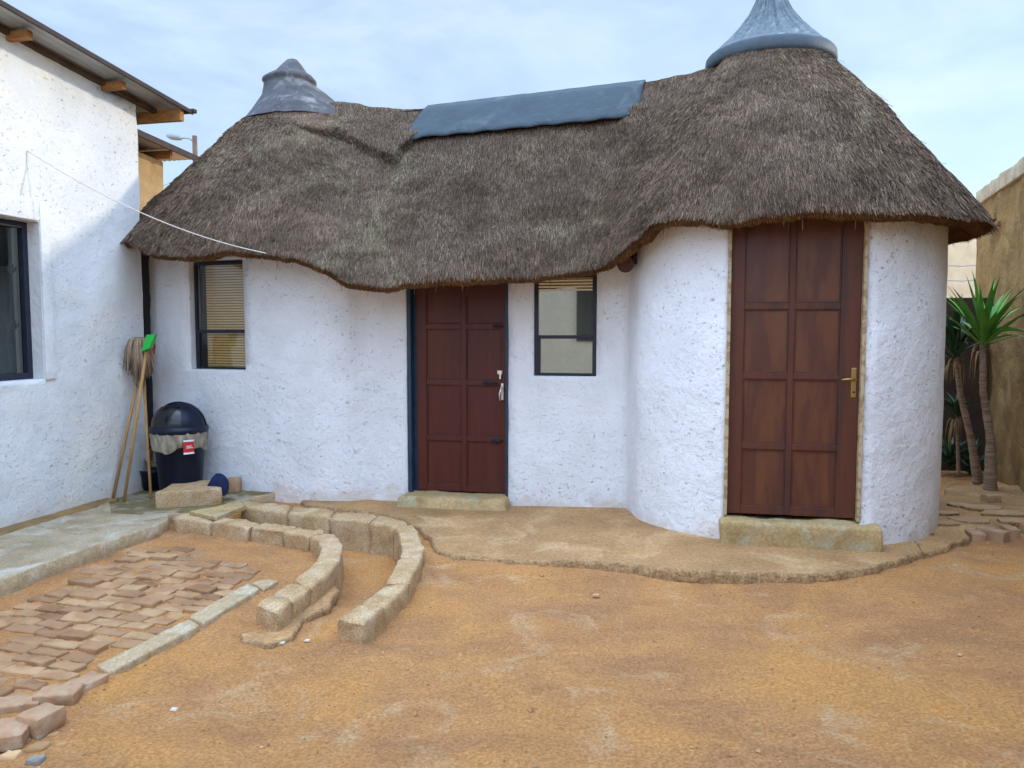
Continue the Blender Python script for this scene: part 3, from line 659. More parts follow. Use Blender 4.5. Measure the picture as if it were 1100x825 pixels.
# ---------------- doors
def door(fr, za, zb, name, m_leaf, m_pan, rails, x0, x1, st, mull, inset, label, stR=None):
    mbx = MB(); d0, d1 = -inset-.04, -inset; stR = stR or st
    fr.box(mbx, x0, x0+st, za, zb, d0, d1, .003); fr.box(mbx, x1-stR, x1, za, zb, d0, d1, .003)
    xm = (x0+st+x1-stR)/2
    fr.box(mbx, xm-mull/2, xm+mull/2, za+.002, zb-.002, d0, d1-.002, .003)
    zs = [za]+rails+[zb]
    for i, z in enumerate(zs):
        h0, h1 = (za, za+.06) if i == 0 else ((zb-.08, zb) if i == len(zs)-1 else (z-.022, z+.022))
        for a, b in ((x0+st, xm-mull/2), (xm+mull/2, x1-stR)):
            fr.box(mbx, a, b, h0, h1, d0+.001, d1-.003, .003)
    for a, b in ((x0+st, xm-mull/2), (xm+mull/2, x1-stR)):
        fr.box(mbx, a-.002, b+.002, za+.01, zb-.01, d0+.004, d1-.018, .001, 1)
        zz = [za+.06]+rails+[zb-.08]         # small beads round each panel
        for lo, hi in zip(zz, zz[1:]):
            lo += .022 if lo != zz[0] else 0; hi -= .022 if hi != zz[-1] else 0
            for q in (a, b-.009): fr.box(mbx, q+.0005, q+.0085, lo, hi, d1-.019, d1-.008, .002)
            for q in (lo, hi-.009): fr.box(mbx, a+.009, b-.009, q+.0005, q+.0085, d1-.019, d1-.009, .002)
    return part(name, mbx, [m_leaf, m_pan], hut, label)
r1 = [zof(490, v, f2, -.06) for v in (471, 411, 350.7)]
wL = f2.w
d1_ = door(f2, z2a+.012, z2b-.01, 'door', MAR, MAR, r1, .066, wL-.026, .085, .045, .07, 'plain maroon door with blue steel frame', .045)
mb = MB(); f2.box(mb, .004, .036, z2a, z2b, -.125, -.002, .003); f2.box(mb, .036, .064, z2a, z2b, -.125, -.085, .002)
f2.box(mb, wL-.022, wL-.003, z2a, z2b, -.125, .004, .003); f2.box(mb, .036, wL-.022, z2b-.01, z2b+.03, -.12, -.01, .003)
part('door_frame', mb, BLUE, hut, 'dark blue steel frame')
def lx(fr, u, v, d=0):
    p = onplane(u, v, fr.p(0, 0, d), fr.N); return (p-fr.O).dot(fr.X), p.z
for (ua, ub, v, m_, nm) in ((529, 540, 350.5, NAVY, 'bolt'), (519, 534, 411.5, NAVY, 'bolt'), (528, 540, 473.5, NAVY, 'bolt')):
    xa, za_ = lx(f2, ua, v, -.06); xb, _ = lx(f2, ub, v, -.06); b = MB()
    f2.box(b, xa, xa+(xb-xa)*.55, za_-.020, za_+.016, -.071, -.062, .002)
    b.tube([f2.p(xa+.005, za_, -.055), f2.p(xb+.004, za_, -.055)], .006, 8); b.tube([f2.p(xa+.03, za_, -.055), f2.p(xa+.03, za_-.012, -.035)], .004, 6)
    part(nm, b, m_, d1_, None)
xa, za_ = lx(f2, 537, 401, -.06); b = MB(); f2.box(b, xa-.022, xa+.02, za_-.008, za_+.022, -.068, -.055, .003); f2.box(b, xa-.006, xa+.012, za_-.050, za_-.008, -.066, -.052, .004)
part('latch_plate', b, STEEL, d1_)
xa, za_ = lx(f2, 539.5, 419, -.06); b = MB(); f2.box(b, xa-.012, xa+.012, za_-.085, za_+.055, -.069, -.060, .004)
b.tube([f2.p(xa, za_+.02, -.06), f2.p(xa, za_+.02, -.02)], .008, 8); b.tube([f2.p(xa, za_+.02, -.022), f2.p(xa-.015, za_-.03, -.02), f2.p(xa-.01, za_-.09, -.022)], .007, 8)
part('handle', b, STEEL, d1_)
wR = f4.w; r2 = [zof(850, v, f4, -.04) for v in (480, 404, 328.7)]
d2_ = door(f4, z4a+.012, z4b-.01, 'door', BRW, BRWP, r2, .018, wR-.020, .090, .038, .035, 'wide brown door with worn paint patches', .125)
mb = MB(); f4.box(mb, -.006, .016, z4a, z4b, -.10, .012, .002, step=.05, rough=.0015); f4.box(mb, wR-.018, wR+.006, z4a, z4b, -.10, .010, .002, step=.05, rough=.0015)
f4.box(mb, .016, wR-.018, z4b-.01, z4b+.03, -.10, -.01, .003); part('door_frame', mb, OCH, hut, 'flaking cream timber frame')
xa, za_ = lx(f4, 917, 409, -.035); b = MB(); f4.box(b, xa-.016, xa+.016, za_-.11, za_+.085, -.036, -.029, .004)
b.tube([f4.p(xa, za_+.01, -.03), f4.p(xa, za_+.01, .012)], .009, 8); b.tube([f4.p(xa, za_+.01, .010), f4.p(xa-.05, za_+.012, .014), f4.p(xa-.085, za_+.008, .010)], [.009, .008, .006], 8)
part('handle', b, BRASS, d2_)
b = MB(); b.tube([f4.p(xa, za_-.075, -.03), f4.p(xa, za_-.075, -.018)], .007, 8); part('keyhole', b, NAVY, d2_)
# ---------------- doorsteps
def step_(c8, label):
    b = MB(); b.hexa(c8, .028, .035, .010, seed=random.randint(0, 99), rs=9); part('doorstep', b, STEP, hut, label)
o_ = [f2.p(-.06, 0, .22), f2.p(wL+.045, 0, .22), f2.p(wL+.03, 0, -.12), f2.p(-.04, 0, -.12)]
o_t = [f2.p(-.03, 0, .17), f2.p(wL+.0, 0, .16), f2.p(wL+.02, 0, -.12), f2.p(-.03, 0, -.12)]
step_([p+V((0, 0, -.04)) for p in o_]+[p+V((0, 0, z2a+.004)) for p in o_t], 'rounded cement step below the maroon door')
o_ = [f4.p(-.03, 0, .115), f4.p(wR+.13, 0, .105), f4.p(wR+.12, 0, -.14), f4.p(-.03, 0, -.14)]
step_([p for p in o_]+[p+V((0, 0, z4a-.012)) for p in o_], 'square cement step below the brown door')

# ------------------------------------------------------------ thatched roof
def ring(c, deg, r, z): return V((c.x+r*math.cos(rad(deg)), c.y+r*math.sin(rad(deg)), z))
RD = (CR-CL)
def ridge(t, z): q = CL+RD*t; return V((q.x, q.y, z))
ZL, ZR = 3.60, 3.58
CLT = CL+V((.16, 0, 0)); CRT = CR+V((-.07, 0, 0))
ST = [ # (eave point, top point, bulge)
 (ring(CL, 135, 1.55, 2.15), ring(CLT, 135, .46, ZL), 0.030),
 (ring(CL, 180, 1.60, 2.15), ring(CLT, 180, .50, ZL), 0.020),
 (ring(CL, 208, 1.66, 2.20), ring(CLT, 205, .50, ZL), 0.020),
 (P(134, 262, 6.62), ring(CLT, 225, .50, ZL), 0.020),
 (P(165, 272, 6.36), ring(CLT, 238, .50, ZL), 0.030),
 (P(215, 274, 6.27), ring(CLT, 252, .50, ZL), 0.040),
 (P(265, 271, 6.22), ring(CLT, 268, .50, ZL), 0.050),
 (P(310, 274, 6.17), ring(CLT, 285, .50, ZL), 0.050),
 (P(342, 286, 6.08), ring(CLT, 305, .50, ZL), 0.050),
 (P(372, 304, 6.00), ridge(.13, 3.695), 0.040),
 (P(405, 307, 5.96), ridge(.22, 3.575), 0.030),
 (P(455, 303, 5.92), ridge(.33, 3.50), 0.030),
 (P(540, 298, 5.84), ridge(.50, 3.53), 0.030),
 (P(600, 294, 5.78), ridge(.63, 3.53), 0.030),
 (P(640, 291, 5.72), ridge(.73, 3.525), 0.040),
 (P(662, 278, 5.58), ridge(.81, 3.54), 0.050),
 (P(688, 254, 5.36), ring(CRT, 190, .44, ZR-.05), 0.050),
 (P(712, 243, 5.18), ring(CRT, 212, .44, ZR), 0.050),
 (ring(CR, 238, 1.45, 2.16), ring(CRT, 236, .44, ZR), 0.050),
 (ring(CR, 256, 1.45, 2.17), ring(CRT, 256, .44, ZR), 0.050),
 (ring(CR, 275, 1.45, 2.17), ring(CRT, 275, .44, ZR), 0.050),
 (ring(CR, 295, 1.46, 2.16), ring(CRT, 295, .44, ZR), 0.045),
 (ring(CR, 316, 1.48, 2.15), ring(CRT, 316, .44, ZR), 0.040),
 (ring(CR, 338, 1.47, 2.16), ring(CRT, 338, .44, ZR), 0.030),
 (ring(CR, 2, 1.46, 2.18), ring(CRT, 2, .44, ZR), 0.030),
 (ring(CR, 35, 1.45, 2.18), ring(CRT, 35, .44, ZR), 0.030),
 (ring(CR, 70, 1.5, 2.18), ring(CRT, 70, .44, ZR), 0.040),
 (ring(CR, 105, 1.5, 2.1), ring(CRT, 110, .44, ZR), 0.050),
 (ridge(.75, 1.95)+V((.45, 1.25, 0)), ridge(.78, 3.49), .03),
 (ridge(.5, 1.95)+V((.45, 1.25, 0)), ridge(.5, 3.48), .03),
 (ridge(.25, 1.95)+V((.45, 1.3, 0)), ridge(.2, 3.50), .03),
 (ring(CL, 55, 1.55, 2.1), ring(CLT, 50, .50, ZL), .10),
 (ring(CL, 95, 1.55, 2.15), ring(CLT, 95, .50, ZL), .10),
]
nS = len(ST)
Es = np.array([list(s[0]+V((0, 0, .085 if 17 <= i <= 26 else .06 if 14 <= i < 17 else .035))) for i, s in enumerate(ST)]); Ts = np.array([list(s[1]) for s in ST]); Bs = np.array([[s[2]] for s in ST])
def cyc(Arr, t):
    t = np.asarray(t) % nS; i = np.floor(t).astype(int); f = (t-i)[:, None]
    p0, p1, p2, p3 = Arr[(i-1) % nS], Arr[i % nS], Arr[(i+1) % nS], Arr[(i+2) % nS]
    return .5*((2*p1)+(-p0+p2)*f+(2*p0-5*p1+4*p2-p3)*f*f+(-p0+3*p1-3*p2+p3)*f**3)
RIDU = np.array([list(ridge(0, 0)), list(ridge(1, 0))])
def proj(Pt):
    d = Pt-np.array([0, 0, CAMZ]); fw = d[..., 1]*cp-d[..., 2]*sp; up = d[..., 1]*sp+d[..., 2]*cp
    return 550+F*d[..., 0]/fw, 412.5-F*up/fw
def sstep(x, a, b): q = np.clip((x-a)/(b-a), 0, 1); return q*q*(3-2*q)
EDGE_R = np.array([*(ridge(.765, 0))])[:2]
def roof_pt(s, t, disp=True):
    """s station number, t 0 eave .. 1 top (arrays)"""
    E, T, B = cyc(Es, s), cyc(Ts, s), cyc(Bs, s)
    n_ = len(E); t = np.asarray(t)[:, None]; kz = sstep(t, .82, .99)
    h = T-E; hz = h.copy(); hz[:, 2] = 0; out = -hz/np.linalg.norm(hz, axis=1)[:, None]
    rise = h[:, 2:3]; run = np.linalg.norm(hz, axis=1)[:, None]; ln = np.sqrt(rise**2+run**2)
    nrm = out*(rise/ln); nrm[:, 2:3] = run/ln
    p = E+h*t+nrm*B*4*t*(1-t)
    if disp:
        p[:, 2] += 0
        nre = nrm*(1-kz)+np.array([0, 0, 1.0])*kz
        d = .020*fbm(p, 1.6, 3, 40)+.010*fbm(p, 6, 3, 44)
        edge = (.022*fbm(p*np.array([1, 1, .2]), 3.0, 3, 60))*(1-sstep(t[:, 0], 0, .15))
        p = p+nre*d[:, None]; p[:, 2] += edge+.010*fbm(p, 11, 2, 66)*(1-sstep(t[:, 0], 0, .04))
        # the thick collar of each dome laid over the saddle between them
        q = ((p-np.array(list(CL)))@np.array([RD.x, RD.y, 0]))/(RD.length**2)        # 0..1 along the ridge
        front_ = (s < 28)
        wob = .012*fbm(p, 5, 3, 71)
        colL = (1-sstep(q+wob+.10*(1-t[:, 0]), .352, .364))*sstep(t[:, 0]+wob-(.93-.92*q), 0, .03)*sstep(q, .07, .2)
        colR = sstep(q+wob-.00*(1-t[:, 0]), .745, .765)*sstep(t[:, 0], .25, .9)*(1-sstep(q, .86, 1.0))
        p = p+nre*(.075*colL+.055*colR)[:, None]
    return p, nrm, out
NSF, NT = 900, 90
sg = np.linspace(0, nS, NSF, endpoint=False); tg = np.linspace(0, 1, NT)
SS, TT = np.meshgrid(sg, tg, indexing='ij')
Pg, Ng, Og = roof_pt(SS.ravel(), TT.ravel())
Pg = Pg.reshape(NSF, NT, 3); Og = Og.reshape(NSF, NT, 3)
E0 = Pg[:, 0]; O0 = Og[:, 0]; zz = np.array([0, 0, 1.0])
wav = .5+.5*fbm(E0, 9, 3, 80)[:, None]
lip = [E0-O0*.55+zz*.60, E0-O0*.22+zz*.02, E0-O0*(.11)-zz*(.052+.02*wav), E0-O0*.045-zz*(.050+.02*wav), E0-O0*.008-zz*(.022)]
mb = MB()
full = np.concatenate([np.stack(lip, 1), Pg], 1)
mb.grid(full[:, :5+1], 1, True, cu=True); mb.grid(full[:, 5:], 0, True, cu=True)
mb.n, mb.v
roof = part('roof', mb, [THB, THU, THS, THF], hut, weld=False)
bvh = BVHTree.FromPolygons([tuple(q) for q in full.reshape(-1, 3)], [(i*full.shape[1]+j, ((i+1) % NSF)*full.shape[1]+j, ((i+1) % NSF)*full.shape[1]+j+1, i*full.shape[1]+j+1) for i in range(NSF) for j in range(full.shape[1]-1)])
# straws
def straws(n_, s, t, ln, wd, lift, spread, seed):
    r = np.random.default_rng(seed)
    p, nr, ou = roof_pt(s, t); p2, _, _ = roof_pt(s, t-.02, False); p3, _, _ = roof_pt(s, t+.02, False)
    d = p2-p3; d /= np.linalg.norm(d, axis=1)[:, None]
    lat = np.cross(d, nr); lat /= np.linalg.norm(lat, axis=1)[:, None]
    ang = r.normal(0, spread, n_)[:, None]
    # straw combs lean in drifting locks
    ang = ang+(.13*fbm(p, 2.3, 2, 91))[:, None]
    dd = d*np.cos(ang)+lat*np.sin(ang); sd = lat*np.cos(ang)-d*np.sin(ang)
    tilt = r.uniform(.02, .18, n_)[:, None]*lift
    dd = dd+nr*tilt; L_ = r.uniform(ln[0], ln[1], n_)[:, None]; W_ = r.uniform(wd[0], wd[1], n_)[:, None]
    base = p+nr*r.uniform(-.003, .004, n_)[:, None]
    a = base-sd*W_*.5; b = base+sd*W_*.5; tip = base+dd*L_
    c = tip+sd*W_*.3; e = tip-sd*W_*.3
    # twist the blade a little so that some faces catch light
    tw = nr*(r.uniform(-1, 1, n_)[:, None])*W_*.6
    return np.stack([a-tw, b+tw, c+tw, e-tw], 1)
vis = lambda s: (s > 1.5) & (s < 25)
nA = 640000
s_ = RNG.uniform(2.3, 25.5, nA); t_ = RNG.uniform(.0, 1.0, nA)
Q = [straws(nA, s_, t_, (.028, .068), (.0017, .0033), .40, .15, 1)]
nB = 60000; s_ = RNG.uniform(25.5, nS+2.3, nB); t_ = RNG.uniform(0, 1, nB); Q.append(straws(nB, s_, t_, (.06, .13), (.005, .01), 1, .2, 2))
nC = 900; s_ = RNG.uniform(2.3, 25.5, nC); t_ = RNG.uniform(.02, 1, nC); Q.append(straws(nC, s_, t_, (.05, .13), (.002, .004), 1.8, .35, 3))
Q = np.concatenate(Q)
def fringe(n_, seed, mat_):
    r = np.random.default_rng(seed); s = r.uniform(0, nS, n_)
    t0 = np.zeros(n_); E, nr, ou = roof_pt(s, t0); lat = np.cross(nr, ou); lat /= np.linalg.norm(lat, axis=1)[:, None]
    back = r.uniform(0, .10, n_)[:, None]; base = E-ou*back-zz*(.035+.01*r.random(n_))[:, None]*np.minimum(1, back/.03)+zz*.006
    d = ou*r.normal(.25, .25, n_)[:, None]+lat*r.normal(0, .28, n_)[:, None]-zz
    d /= np.linalg.norm(d, axis=1)[:, None]; L_ = (r.uniform(.008, .040, n_)+(r.random(n_) < .003)*r.uniform(.02, .08, n_))[:, None]
    W_ = r.uniform(.002, .005, n_)[:, None]; sd = lat
    return np.stack([base-sd*W_/2, base+sd*W_/2, base+d*L_+sd*W_*.3, base+d*L_-sd*W_*.3], 1)
Fq = fringe(48000, 5, 3)
me = roof.data
nv0, nf0 = len(me.vertices), len(me.polygons); org = np.array(list(ORG[hut]))
allq = np.concatenate([Q, Fq]); nq = len(allq)
old = np.empty(nv0*3); me.vertices.foreach_get('co', old)
oldl = np.empty(len(me.loops), np.int32); me.loops.foreach_get('vertex_index', oldl)
oldm = np.empty(nf0, np.int32); me.polygons.foreach_get('material_index', oldm)
newv = np.concatenate([old, (allq.reshape(-1, 3)-org).ravel()]); newl = np.concatenate([oldl, np.arange(nq*4, dtype=np.int32)+nv0])
m2 = bpy.data.meshes.new('thatch'); nv = len(newv)//3; nf = nf0+nq
m2.vertices.add(nv); m2.vertices.foreach_set('co', newv); m2.loops.add(len(newl)); m2.loops.foreach_set('vertex_index', newl)
m2.polygons.add(nf); m2.polygons.foreach_set('loop_start', np.arange(nf, dtype=np.int32)*4)
try: m2.polygons.foreach_set('loop_total', np.full(nf, 4, np.int32))
except Exception: pass
m2.polygons.foreach_set('material_index', np.concatenate([oldm, np.full(len(Q), 2, np.int32), np.full(len(Fq), 3, np.int32)]))
m2.polygons.foreach_set('use_smooth', np.concatenate([np.ones(nf0, bool), np.zeros(nq, bool)]))
for q in (THB, THU, THS, THF): m2.materials.append(q)
m2.update(calc_edges=True); m2.validate(); roof.data = m2
def hit(u, v):
    r = ray(u, v).normalized(); h = bvh.ray_cast(CAM, r); return h[0], h[1]
# caps
def wavy(mbx, amp, sc_, seed):
    mbx.v = [q+(amp*fbm(q, sc_, 3, seed))[:, None] for q in mbx.v]
mb = MB(); n_ = 288; rows = []
for r_, z_, k in [(.085, .72, 0), (.095, .60, .2), (.115, .50, .5), (.16, .40, 1), (.23, .30, 1.3), (.32, .205, 1.5), (.42, .115, 1.2), (.475, .075, 0), (.49, .055, 0), (.495, .0, 0), (.485, -.035, 0), (.44, -.03, 0)]:
    rows.append([(CRT.x+(r_+k*.006*math.sin(a*48)+k*.004*math.sin(a*31+2))*math.cos(a), CR.y+(r_+k*.006*math.sin(a*48)+k*.004*math.sin(a*31+2))*math.sin(a), ZR+z_) for a in [2*math.pi*q/ n_/1 for q in range(n_)]])
mb.grid(rows[:8], 0, True, cv=True); mb.grid(rows[7:], 1, True, cv=True); wavy(mb, .006, 6, 3)
part('roof_cap', mb, [CAPR, CAPB], roof, 'blue grey bell shaped cap with dark rim', weld=True)
mb = MB(); rows = []
for r_, z_, o_x in [(.60, -.06, .02), (.575, -.02, .02), (.50, .055, .0), (.41, .14, -.03), (.33, .235, -.06), (.275, .32, -.09), (.245, .37, -.10), (.262, .385, -.10), (.258, .415, -.10), (.215, .445, -.10), (.155, .48, -.10), (.10, .54, -.105), (.055, .59, -.105), (.002, .61, -.105)]:
    rows.append([(CLT.x+o_x+r_*math.cos(a), CLT.y+r_*math.sin(a), ZL+z_) for a in [2*math.pi*q/64 for q in range(64)]])
mb.grid(rows, 0, True, cv=True); wavy(mb, .018, 5, 8)
part('roof_cap', mb, CAPL, roof, 'grey cement cap with a stepped tip')
# ridge sheet: follows the thatch under it on both sides
mb = MB(); cols_ = 46; rows = []
for i in range(cols_):
    t0 = .340+(.775-.340)*i/(cols_-1); line = []
    lowf = .41+.02*(i < 3)+.006*math.sin(i*1.1)
    top = ridge(t0, 3.60)
    sh = -.10*max(0, 1-i/5)             # the left end is cut slantwise
    nf = V((-.36, -.93, 0)).normalized()
    for k in range(9):
        q = k/8; L_ = lowf*q
        line.append(top+nf*(.055*min(1, q*8)+L_*.56)+V((-.36*.0+sh*q, 0, 0))-V((0, 0, 1))*(.02*min(1, q*8)+L_*.83))
    bk = [top-nf*(.05+.30*q*.56)-V((0, 0, 1))*(.02+.30*q*.83) for q in (1, .5, .1)]
    rows.append([list(p) for p in bk]+[list(p) for p in line])
R = np.array(rows); R = R+(.0035*fbm(R*np.array([3, 1, 1]), 4, 3, 12))[..., None]*np.array([0, -1, .6])
R2 = R+np.array([0, 0, -.008])+np.array([.0, .006, 0])
mb.grid(R, 0, True); mb.grid(R2, 0, True, flip=True)
bd = lambda M_: np.concatenate([M_[0, :], M_[1:, -1], M_[-1, ::-1][1:], M_[::-1, 0][1:-1]])
mb.grid(np.stack([bd(R), bd(R2)]), 0, False, cv=True)
part('ridge_sheet', mb, SHEET, roof, 'blue grey sheet folded over the ridge')
# pole end and bracket under the eave at the valley
mb = MB(); a = P(672, 284, 5.72); mb.tube([a, a+V((.1, .75, .12))], [.062, .066], 14)
part('rafter_pole', mb, mat('red_brown_pole', (.085, .028, .018), (.05, .02, .014), 6, .7, bumps=((40, .4, .004),)), roof)
mb = MB(); a = P(680, 268, 5.86); mb.box(a, (.03, 0, 0), (0, .03, 0), (0, 0, .0-.11), .003); part('bracket', mb, NAVY, roof)

# ------------------------------------------------------------ white house on the left
def HP(t, z, d=0): return H0+HD*t+HN*d+V((0, 0, z))
house = thing('white_house', 'white plastered house with corrugated roof and barred window, cut by the left frame edge', 'house', (H0.x, H0.y, 0))
tw1, zt1 = house_t(29, 237); _, zb1 = house_t(29, 408); tw0 = tw1-1.35
hp = [HP(-9, 0), HP(-4, 0), HP(TC, 0)]; hp2 = [HP(TC, 0), HP(TC, 0)-HN*1.4, HP(TC, 0)-HN*7]
sw = lambda t: t+9
HW = Fr(HP(tw0+.0, 0), HP(tw1, 0))
mb = MB()
HT = 3.66
wallmesh(mb, hp, -.1, HT, [(sw(tw0), sw(tw1+.10), zb1-.004, zt1+.004)], .16, rough=.012, seed=20)
hp3 = densify(hp2, .4)
wallmesh(mb, hp3, -.1, HT, [], seed=23, rough=.01)
# trim the wall top to the slope of the roof
def zroof(t): return 3.56-.085*t
for arr in mb.v:
    t_ = (arr-np.array(list(H0)))@np.array(list(HD)); top = arr[:, 2] > HT-.10
    arr[top, 2] = np.minimum(arr[top, 2], zroof(np.minimum(t_[top], TC))+.035)
hw = part('wall', mb, WHITEH, house)
# plaster band round the window, window in two rows of dark panes with bars
mb = MB()
def hb(mbx, t0, t1, z0, z1, d0, d1, r=.003, m=0, **k): mbx.box(HP(t0, z0, d1), HD*(t1-t0), HN*(d0-d1), V((0, 0, z1-z0)), r, m, **k)
hb(mb, tw1+.105, tw1+.20, zb1-.01, zt1+.16, -.02, .014, .008, step=.06, rough=.003); hb(mb, tw0-.1, tw1+.105, zt1+.01, zt1+.16, -.02, .0135, .008, step=.08, rough=.003)
part('plaster_band', mb, WHITEH, house)
mb = MB(); dd0, dd1 = -.15, -.10
hb(mb, tw1+.055, tw1+.098, zb1, zt1, dd0, dd1); hb(mb, tw0, tw0+.05, zb1, zt1, dd0, dd1); hb(mb, tw0+.05, tw1+.055, zb1, zb1+.045, dd0, dd1); hb(mb, tw0+.05, tw1+.055, zt1-.045, zt1, dd0, dd1)
for k in range(1, 4): t = tw1+.055-k*.42; hb(mb, t, t+.035, zb1+.045, zt1-.045, dd0+.002, dd1-.002)
hwin = part('window', mb, NAVY, house)
mb = MB(); hb(mb, tw0, tw1+.098, zb1+.01, zt1-.01, -.142, -.138, .0005); part('pane', mb, GL_H, hwin)
mb = MB()      # scrolled burglar bars
for k in range(9):
    t = tw1+.01-k*.15; mb.tube([HP(t, zb1+.04, -.165), HP(t, zt1-.04, -.165)], .007, 6)
    for zc in (zb1+.36*(zt1-zb1), zb1+.72*(zt1-zb1)):
        for sg_ in (-1, 1):
            mb.tube([HP(t+.035*sg_*math.sin(a)*(a/4.2+.2), zc+.05*math.cos(a)*(.4+a/6), -.172) for a in np.linspace(0, 4.6, 12)], .006, 5)
part('burglar_bars', mb, STEEL if False else mat('pale_bar_paint', (.16, .16, .16), None, 1, .6, bumps=()), hwin)
mb = MB(); A = []
for i in range(90):
    t = tw0+(tw1+.08-tw0)*i/89; A.append([list(HP(t, z, -.24+.02*math.sin(i*1.3)+.008*math.sin(i*3.1))) for z in (zb1, zt1)])
mb.grid(A, 0, True); part('curtain', mb, mat('dim_curtain', (.10, .13, .14), (.05, .07, .08), 14, .9, bumps=(), stretch=(5, 5, .3)), hwin)
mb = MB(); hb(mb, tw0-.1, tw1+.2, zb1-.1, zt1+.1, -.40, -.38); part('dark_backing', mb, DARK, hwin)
# corrugated sheet roof over protruding purlins
OV = .31; TE = TC+.36
mb = MB(); A = []; n_ = 190
for i in range(n_):
    d = OV-(i/(n_-1))*5.6; ph = d/.076*2*math.pi; z = .009*math.sin(ph)
    A.append([list(HP(t, zroof(t)+.085+z, d)) for t in (-9, -4, -1, TE)])
A = np.array(A); mb.grid(A, 0, True); mb.grid(A-np.array([0, 0, .002]), 0, True, flip=True)
hr = part('roof', mb, ZINC, house)
mb = MB(); tt = [-9, -1, TE]
for a, b in zip(tt, tt[1:]):
    mb.hexa([HP(a, zroof(a)+.052, OV+.004), HP(b, zroof(b)+.052, OV+.004), HP(b, zroof(b)+.052, OV-.012), HP(a, zroof(a)+.052, OV-.012), HP(a, zroof(a)+.088, OV+.004), HP(b, zroof(b)+.088, OV+.004), HP(b, zroof(b)+.088, OV-.02), HP(a, zroof(a)+.088, OV-.02)], .003)
part('fascia', mb, ZDK, hr)
mb = MB()
mb.hexa([HP(TE-.02, zroof(TE)+.07, OV+.02), HP(TE+.03, zroof(TE)+.07, OV+.02), HP(TE+.03, zroof(TE)+.07, -5), HP(TE-.02, zroof(TE)+.07, -5), HP(TE-.02, zroof(TE)+.104, OV+.02), HP(TE+.03, zroof(TE)+.104, OV+.02), HP(TE+.03, zroof(TE)+.104, -5), HP(TE-.02, zroof(TE)+.104, -5)], .003)
part('gutter_edge', mb, ZDK, hr)
for k, (u, dout) in enumerate(((4, .16), (106, .18))):
    t = house_t(u, 60 if k else 20)[0]; mb = MB(); z = zroof(t)
    hb(mb, t, t+.05, z-.004, z+.058, -1.2, dout+.03, .004); part('purlin', mb, WOODR, hr)
mb = MB(); hb(mb, TE-.14, TE-.09, zroof(TE)-.03, zroof(TE)+.066, -4, OV-.03, .004); part('purlin', mb, WOODR, hr)
mb = MB(); 
mb.hexa([HP(-9, zroof(-9)+.042, .05), HP(TE-.15, zroof(TE)+.042, .05), HP(TE-.15, zroof(TE)+.042, .0), HP(-9, zroof(-9)+.042, .0), HP(-9, zroof(-9)+.078, .05), HP(TE-.15, zroof(TE)+.078, .05), HP(TE-.15, zroof(TE)+.078, .0), HP(-9, zroof(-9)+.078, .0)], .003)
part('wall_plate', mb, WOODO, hr)

# ------------------------------------------------------------ tan outbuilding behind
tb = P(203, 172, 10.4); tbz = tb.z
tan = thing('tan_outbuilding', 'unpainted tan plastered building with tin roof behind the white house corner', 'building', (tb.x, tb.y, 0))
T0 = V((tb.x-.10, tb.y, 0)); zr2 = lambda t: tbz-.06-.06*t
mb = MB(); c0 = T0-HD*4; c1 = T0-HD*.35
base = [c0, c1, c1-HN*4, c0-HN*4]
mb.hexa([p+V((0, 0, -.05)) for p in base]+[c0+V((0, 0, zr2(-4)-.05)), c1+V((0, 0, zr2(-.35)-.05)), c1-HN*4+V((0, 0, zr2(-.35)-.05)), c0-HN*4+V((0, 0, zr2(-4)-.05))], .02, .3, .01, seed=4, rs=2)
part('wall', mb, TAN, tan)
mb = MB(); A = []
for i in range(120):
    d = .30-(i/119)*4.4; A.append([list(T0+HD*t+HN*d+V((0, 0, zr2(t)+.06+.009*math.sin(d/.076*6.283)))) for t in (-4.2, 0)])
A = np.array(A); mb.grid(A, 0); mb.grid(A-np.array([0, 0, .002]), 0, flip=True)
tr = part('roof', mb, ZINC, tan)
for t in (-1.4, -.5):
    mb = MB(); mb.box(T0+HD*t+HN*.2+V((0, 0, zr2(t)-.06)), HD*.05, -HN*1.5, (0, 0, .10), .004); part('purlin', mb, WOODR, tr)
mb = MB(); mb.hexa([T0+HD*t+HN*d+V((0, 0, zr2(t)+z)) for z in (.0, .075) for t, d in ((-4.2, .31), (0, .31), (0, .28), (-4.2, .28))], .003); part('fascia', mb, ZDK, tr)

# ------------------------------------------------------------ street lamp far behind
lp = P(209, 146, 34)
lamp = thing('street_lamp', 'wooden pole street lamp seen between the tin roofs and the thatch', 'street lamp', (lp.x, lp.y, 0))
mb = MB(); mb.tube([(lp.x, lp.y, 0), (lp.x, lp.y, lp.z)], [.15, .10], 12); part('pole', mb, POLEW, lamp)
hd = P(184, 147, 34); mb = MB(); mb.tube([(lp.x, lp.y, lp.z-.28), (lp.x-.25, lp.y, lp.z-.10), (hd.x+.35, lp.y, hd.z-.05)], .03, 6); part('arm', mb, GLAM, lamp)
mb = MB(); mb.tube([(hd.x+.45, lp.y, hd.z-.10), (hd.x+.3, lp.y, hd.z-.03), (hd.x, lp.y, hd.z+.02), (hd.x-.2, lp.y, hd.z+.05)], [.05, .13, .14, .06], 10); part('lamp_head', mb, GLAM, lamp)

